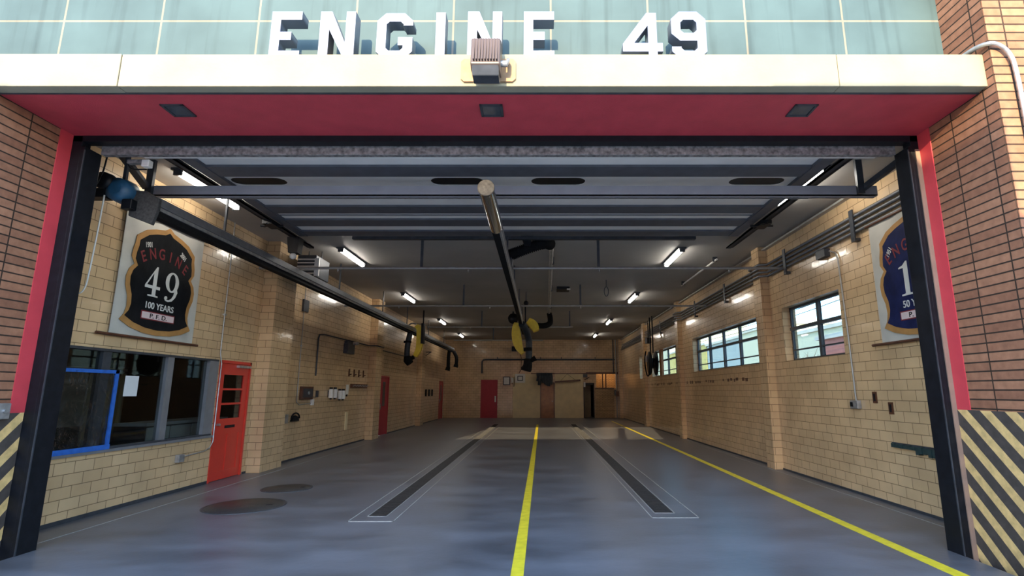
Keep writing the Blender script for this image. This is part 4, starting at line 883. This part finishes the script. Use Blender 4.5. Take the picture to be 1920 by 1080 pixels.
def manhole(x, y, r, lb):
    o = thing('manhole_cover', lb, 'manhole cover', (x, y, 0), 'round manhole covers in the floor')
    MB().lathe([(r, 0), (r, .006), (r-.03, .007), (r-.035, .004)], (x, y, 0), 'Z', 48).build('ring', M['dsteel'], o)
    MB().lathe([(r-.04, .004), (r-.045, .008), (.02, .009)], (x, y, 0), 'Z', 48).build('lid', M['iron'], o)
    MB().box(x+r*.5, x+r*.66, y+.05, y+.10, .009, .012).build('lift_slot', M['black'], o)
manhole(-4.18, 8.03, .545, 'larger round iron manhole cover nearest the office window')
manhole(-4.23, 9.43, .405, 'smaller round iron manhole cover nearer the red glazed door')
tag(MB().prism([(-.253, 5.02), (-.138, 5.02), (-.02, 27.0), (-.125, 27.0)], lambda a, b: (a, b, 0), lambda a, b: (a, b, .003)).build('lane_line', M['yellow']), 'bright yellow lane line down the middle of the floor', 'line', 'yellow lane lines')
tag(MB().prism([(3.66, 5.02), (3.80, 5.02), (4.02, 30.0), (3.93, 30.0)], lambda a, b: (a, b, 0), lambda a, b: (a, b, .003)).build('lane_line', M['yellow']), 'yellow lane line along the right side of the floor', 'line', 'yellow lane lines')

# ------------------------------------------------------------------ rear wall things
tag(MB().box(-1.62, .06, YF-.03, YF, 0, 2.66).build('wall_board', M['beige']), 'beige painted board on rear wall left of the wooden door', 'board', 'beige boards on the rear wall')
tag(MB().box(.98, 2.72, YF-.03, YF, 0, 2.66).build('wall_board', M['beige']), 'beige painted board on rear wall right of the wooden door', 'board', 'beige boards on the rear wall')
def picture(x0, x1, z0, z1, lb, m1, m2):
    o = thing('framed_notice', lb, 'notice', ((x0+x1)/2, YF, z0), 'framed notices on the rear wall')
    MB().box(x0, x1, YF-.075, YF-.03, z0, z1).build('frame', m1, o); MB().box(x0+.05, x1-.05, YF-.085, YF-.075, z0+.05, z1-.05).build('sheet', m2, o); return o
picture(-2.22, -1.80, 1.98, 2.50, 'dark framed white notice on the rear wall beside the red door', M['dsteel'], M['white'])
o = picture(-1.48, -.86, 2.12, 2.66, 'pale framed picture with dark inner square on the rear wall', M['white'], M['white']); MB().box(-1.34, -1.0, YF-.09, YF-.08, 2.24, 2.54).build('picture_mat', M['dsteel'], o); MB().box(-1.29, -1.05, YF-.095, YF-.09, 2.28, 2.50).build('print', M['white'], o)
o = thing('wall_phone', 'small white wall telephone between two framed notices', 'telephone', (-1.65, YF, 2.2)); MB().box(-1.74, -1.58, YF-.12, YF-.03, 2.12, 2.42).build('base', M['white'], o, bevel=.01); MB().tube([(-1.7, YF-.14, 2.1), (-1.7, YF-.14, 2.44)], .03, 8).build('handset', M['white'], o); MB().tube(arcpts([(-1.62, YF-.08, 2.12), (-1.58, YF-.08, 1.9), (-1.52, YF-.08, 2.0), (-1.55, YF-.08, 2.5)]), .012, 6).build('cord', M['black'], o)
o = thing('rear_pipe', 'brown pipe running high across the rear wall with a left drop', 'pipe', (.5, YF-.1, 3.6))
MB().tube([(-3.55, YF-.08, 2.7), (-3.55, YF-.08, 3.4), (-3.48, YF-.08, 3.52), (-3.3, YF-.08, 3.55), (4.7, YF-.08, 3.55)], .05, 10).build('pipe', M['dsteel'], o)
for x in (-2.6, .1, 1.4, 3.5): MB().box(x-.02, x+.02, YF-.12, YF, 3.5, 3.7).build('clip', M['dsteel'], o)
tag(MB().box(-.5, 2.9, YF-.02, YF, 2.66, 2.72).box(2.9, 4.95, YF-.06, YF, 2.66, 2.76).build('header_rail', M['dkwood']), 'thin dark rail above the beige boards of the rear wall', 'rail')
for k, (x, m_) in enumerate(((4.62, 'dsteel'), (4.78, 'pipe'), (4.93, 'white'))):
    z0 = [2.7, 0, 0][k]
    o = thing('riser_pipe', ['short dark riser pipe in the rear right corner, leftmost of three', 'grey riser pipe in the rear right corner, middle of three', 'pale riser pipe in the rear right corner, rightmost of three'][k], 'pipe', (x, YF-.1, 0), 'riser pipes in the rear right corner')
    MB().tube([(x, YF-.12, z0), (x, YF-.12, ZC)], .035, 10).build('pipe', M[m_], o); MB().box(x-.05, x+.05, YF-.13, YF, 3.3, 3.34).build('clip', M['dsteel'], o)
o = thing('hanging_gear', 'bundle of dark turnout gear hung above the wooden rear door', 'gear', (.35, YF-.3, 2.3))
b = MB()
for k in range(9):
    x = -.08+.1*k; t = random.uniform(.03, .08)
    b.tube(arcpts([(x, YF-.32, 2.66), (x+.03, YF-.40-t, 2.45), (x+random.uniform(-.05, .05), YF-.38, 2.12+random.uniform(-.22, .12))]), [.10]*17, 10)
b.build('coat', M['hosebl'], o); MB().tube([(-.15, YF-.3, 2.70), (.95, YF-.3, 2.70)], .025, 8).box(-.14, -.11, YF-.3, YF, 2.68, 2.72).box(.9, .93, YF-.3, YF, 2.68, 2.72).build('rod', M['dkwood'], o)
lab(MB().box(.28, .5, YF-.53, YF-.5, 2.38, 2.44).build('reflective_strip', M['yelplastic'], o), 'yellow reflective strip')
o = thing('hanging_bar', 'dark wooden bar hung by two cords before the right beige board', 'bar', (1.75, YF-.1, 2.2))
MB().bar((.98, YF-.12, 2.17), (2.56, YF-.12, 2.27), .06, .10).build('bar', M['dkwood'], o); MB().tube([(1.3, YF-.12, 2.2), (1.75, YF-.05, 2.66), (2.3, YF-.12, 2.25)], .01, 6).build('cord', M['black'], o)
o = thing('wall_lamp', 'dark wall lamp bracket over the black rear doorway', 'lamp', (2.9, YF-.2, 2.5))
MB().box(2.74, 3.0, YF-.12, YF, 2.45, 2.64).build('base', M['dsteel'], o); MB().bar((2.8, YF-.2, 2.3), (3.1, YF-.12, 2.45), .04, .04).build('arm', M['black'], o); lab(MB().box(2.76, 2.86, YF-.16, YF-.06, 1.86, 2.16).build('card', M['white'], o), 'white card')
o = thing('rear_counter', 'grey brown low partition in the rear right corner below the lit opening', 'partition', (4.1, YF-.3, 0))
MB().box(3.46, 4.62, YF-.06, YF, 0, 1.78).build('panel_face', M['backbrick'], o); MB().box(3.44, 4.62, YF-.12, YF, 1.78, 1.82).build('cap', M['dsteel'], o)
for x in (3.95, 4.15): tag(MB().box(x-.03, x+.03, YF+.05, YF+.11, 1.82, 2.68).build('window_bar', M['dkwood']), ['left', 'right'][x > 4]+' dark upright bar in the lit rear opening', 'bar')
o = thing('fuse_box', 'small dark switch box low by the rear corner riser pipes', 'box', (4.65, YF-.1, 1.5)); MB().box(4.63, 4.73, YF-.26, YF-.16, 1.35, 1.7).build('box_body', M['dsteel'], o); MB().box(4.735, 4.9, YF-.28, YF-.2, 1.3, 1.6).build('cover', M['dkwood'], o)
o = thing('loudspeaker', 'dark loudspeaker hung on the rear wall left of the yellow saddle', 'speaker', (-1.4, YF-.3, 4.2)); MB().box(-1.7, -1.2, YF-.35, YF-.05, 4.05, 4.35).build('box_body', M['black'], o); MB().tube([(-1.2, YF-.2, 4.1), (-1.1, YF-.2, 3.6), (-1.12, YF-.2, 2.9), (-1.25, YF-.12, 2.70)], .02, 8).build('cable', M['dkwood'], o)

# ------------------------------------------------------------------ outside the right windows
def bldg(name, lb, x0, x1, y0, y1, h, m, cat='building', wins=()):
    o = thing(name, lb, cat, (x0, (y0+y1)/2, 0)); MB().box(x0, x1, y0, y1, -.03, h).build('walls', m, o); MB().box(x0-.15, x1, y0-.15, y1+.15, h, h+.2).build('parapet', M['concrete'], o)
    for (a, b_, c, d) in wins: MB().box(x0-.04, x0, a, b_, c, d).build('window', M['pale'], o)
bldg('red_building', 'red painted low building outside the nearest right window', 13.5, 15.6, 14, 25.7, 4.0, mat('pink_stucco', (.50,.17,.13), .9), wins=[(23.6, 24.6, 1.9, 2.7)])
bldg('cream_building', 'low cream stucco building behind the red one outside the nearest right window', 16, 26, 20, 35, 5.0, M['cream'], wins=[(29, 30.2, 2.0, 3.0), (32, 33, 2.0, 3.0)])
bldg('cream_building', 'taller cream stucco building seen through the long right window', 16, 26, 35.3, 42, 6.0, M['cream'])
bldg('grey_building', 'grey building beyond the cream ones outside the right windows', 16, 26, 42.3, 51, 5.8, M['bgrey2'])
bldg('ochre_building', 'ochre building seen through the far columns of the right windows', 16, 26, 51.3, 66, 6.0, M['byellow'])
bldg('tall_building', 'pale tall building farthest along the alley', 16, 26, 66.5, 100, 10, M['cream'])
for k in range(3):
    o = tag(MB().tube(arcpts([(12.2, 12, 5.6+.25*k), (12.2, 30, 5.1+.25*k), (12.2, 55, 5.7+.25*k)], 6), .018, 6).build('power_line', M['black']), '%s black overhead wire outside the right windows' % ['lowest', 'middle', 'highest'][k], 'wire', 'overhead wires in the alley')
o = thing('bare_tree', 'small bare tree outside the nearest right window', 'tree', (12.6, 24.6, 0))
b = MB(); b.tube([(12.6, 25.6, -.03), (12.62, 25.5, 1.6), (12.6, 25.4, 2.6)], [.07, .055, .04], 8); b.build('trunk', M['bark'], o)
b = MB()
for k in range(14):
    a = random.uniform(0, 6.28); l = random.uniform(.6, 1.3); p = Vector((12.6, 25.4, 1.8+.06*k)); q = p+Vector((math.cos(a)*l*.5, math.sin(a)*l*.7, l)); m_ = (p+q)/2+Vector((0, 0, -.1))
    b.tube([p, m_, q], [.02, .014, .006], 6); b.tube([m_, m_+Vector((math.sin(a)*.3, math.cos(a)*.4, .45))], [.01, .004], 5)
b.build('branches', M['bark'], o)

# ------------------------------------------------------------------ light
SUN = Vector((.14, 1, -.222)).normalized()
sd = bpy.data.lights.new('sun', 'SUN'); sd.energy = 12.5; sd.angle = math.radians(.15); sd.color = (1.0, .77, .47)
so = bpy.data.objects.new('sun', sd); so.rotation_euler = SUN.to_track_quat('-Z', 'Y').to_euler(); so.location = (0, -15, 15); C.objects.link(so)
pl = bpy.data.lights.new('lobby_lamp', 'POINT'); pl.energy = 22; pl.color = (1, .62, .3); pl.shadow_soft_size = .1
po = bpy.data.objects.new('lobby_lamp', pl); po.location = (4.3, YF+.8, 2.8); C.objects.link(po)
pl = bpy.data.lights.new('office_fill', 'POINT'); pl.energy = 5; pl.color = (1, .9, .78); pl.shadow_soft_size = .3  # added fill so the dark office contents show; no fixture seen
po = bpy.data.objects.new('office_fill', pl); po.location = (-8.0, 10.6, 2.6); C.objects.link(po)

w = bpy.data.worlds.new('sky'); bpy.context.scene.world = w; w.use_nodes = True; nt = w.node_tree
bg = nt.nodes['Background']; sk = nt.nodes.new('ShaderNodeTexSky'); sk.sky_type = 'NISHITA'; sk.sun_disc = False
sk.sun_elevation = math.radians(14); sk.sun_rotation = math.radians(188); sk.altitude = 100; sk.air_density = 1.0; sk.dust_density = .6; sk.ozone_density = 1.5
nt.links.new(sk.outputs[0], bg.inputs[0]); bg.inputs[1].default_value = 1.5

# ------------------------------------------------------------------ camera
cd = bpy.data.cameras.new('camera'); cam = bpy.data.objects.new('camera', cd); C.objects.link(cam)
cd.sensor_width = 36; cd.lens = 1000.4/1920*36; cd.shift_x = -50.7/1920; cd.clip_start = .05; cd.clip_end = 400
cam.location = (0, 0, 1.6); cam.rotation_euler = (PI/2+.1913, 0, 0)
sc = bpy.context.scene; sc.camera = cam
sc.view_settings.view_transform = 'Standard'; sc.view_settings.look = 'None'; sc.view_settings.exposure = 0; sc.view_settings.gamma = 1; sc.view_settings.use_curve_mapping = False
try:
    sc.cycles.use_denoising = True; sc.cycles.max_bounces = 10; sc.cycles.diffuse_bounces = 5; sc.cycles.transparent_max_bounces = 12; sc.cycles.caustics_reflective = False; sc.cycles.sample_clamp_indirect = 6
except Exception: pass
for ob_ in bpy.data.objects:
    if '_o' in ob_.keys(): del ob_['_o']
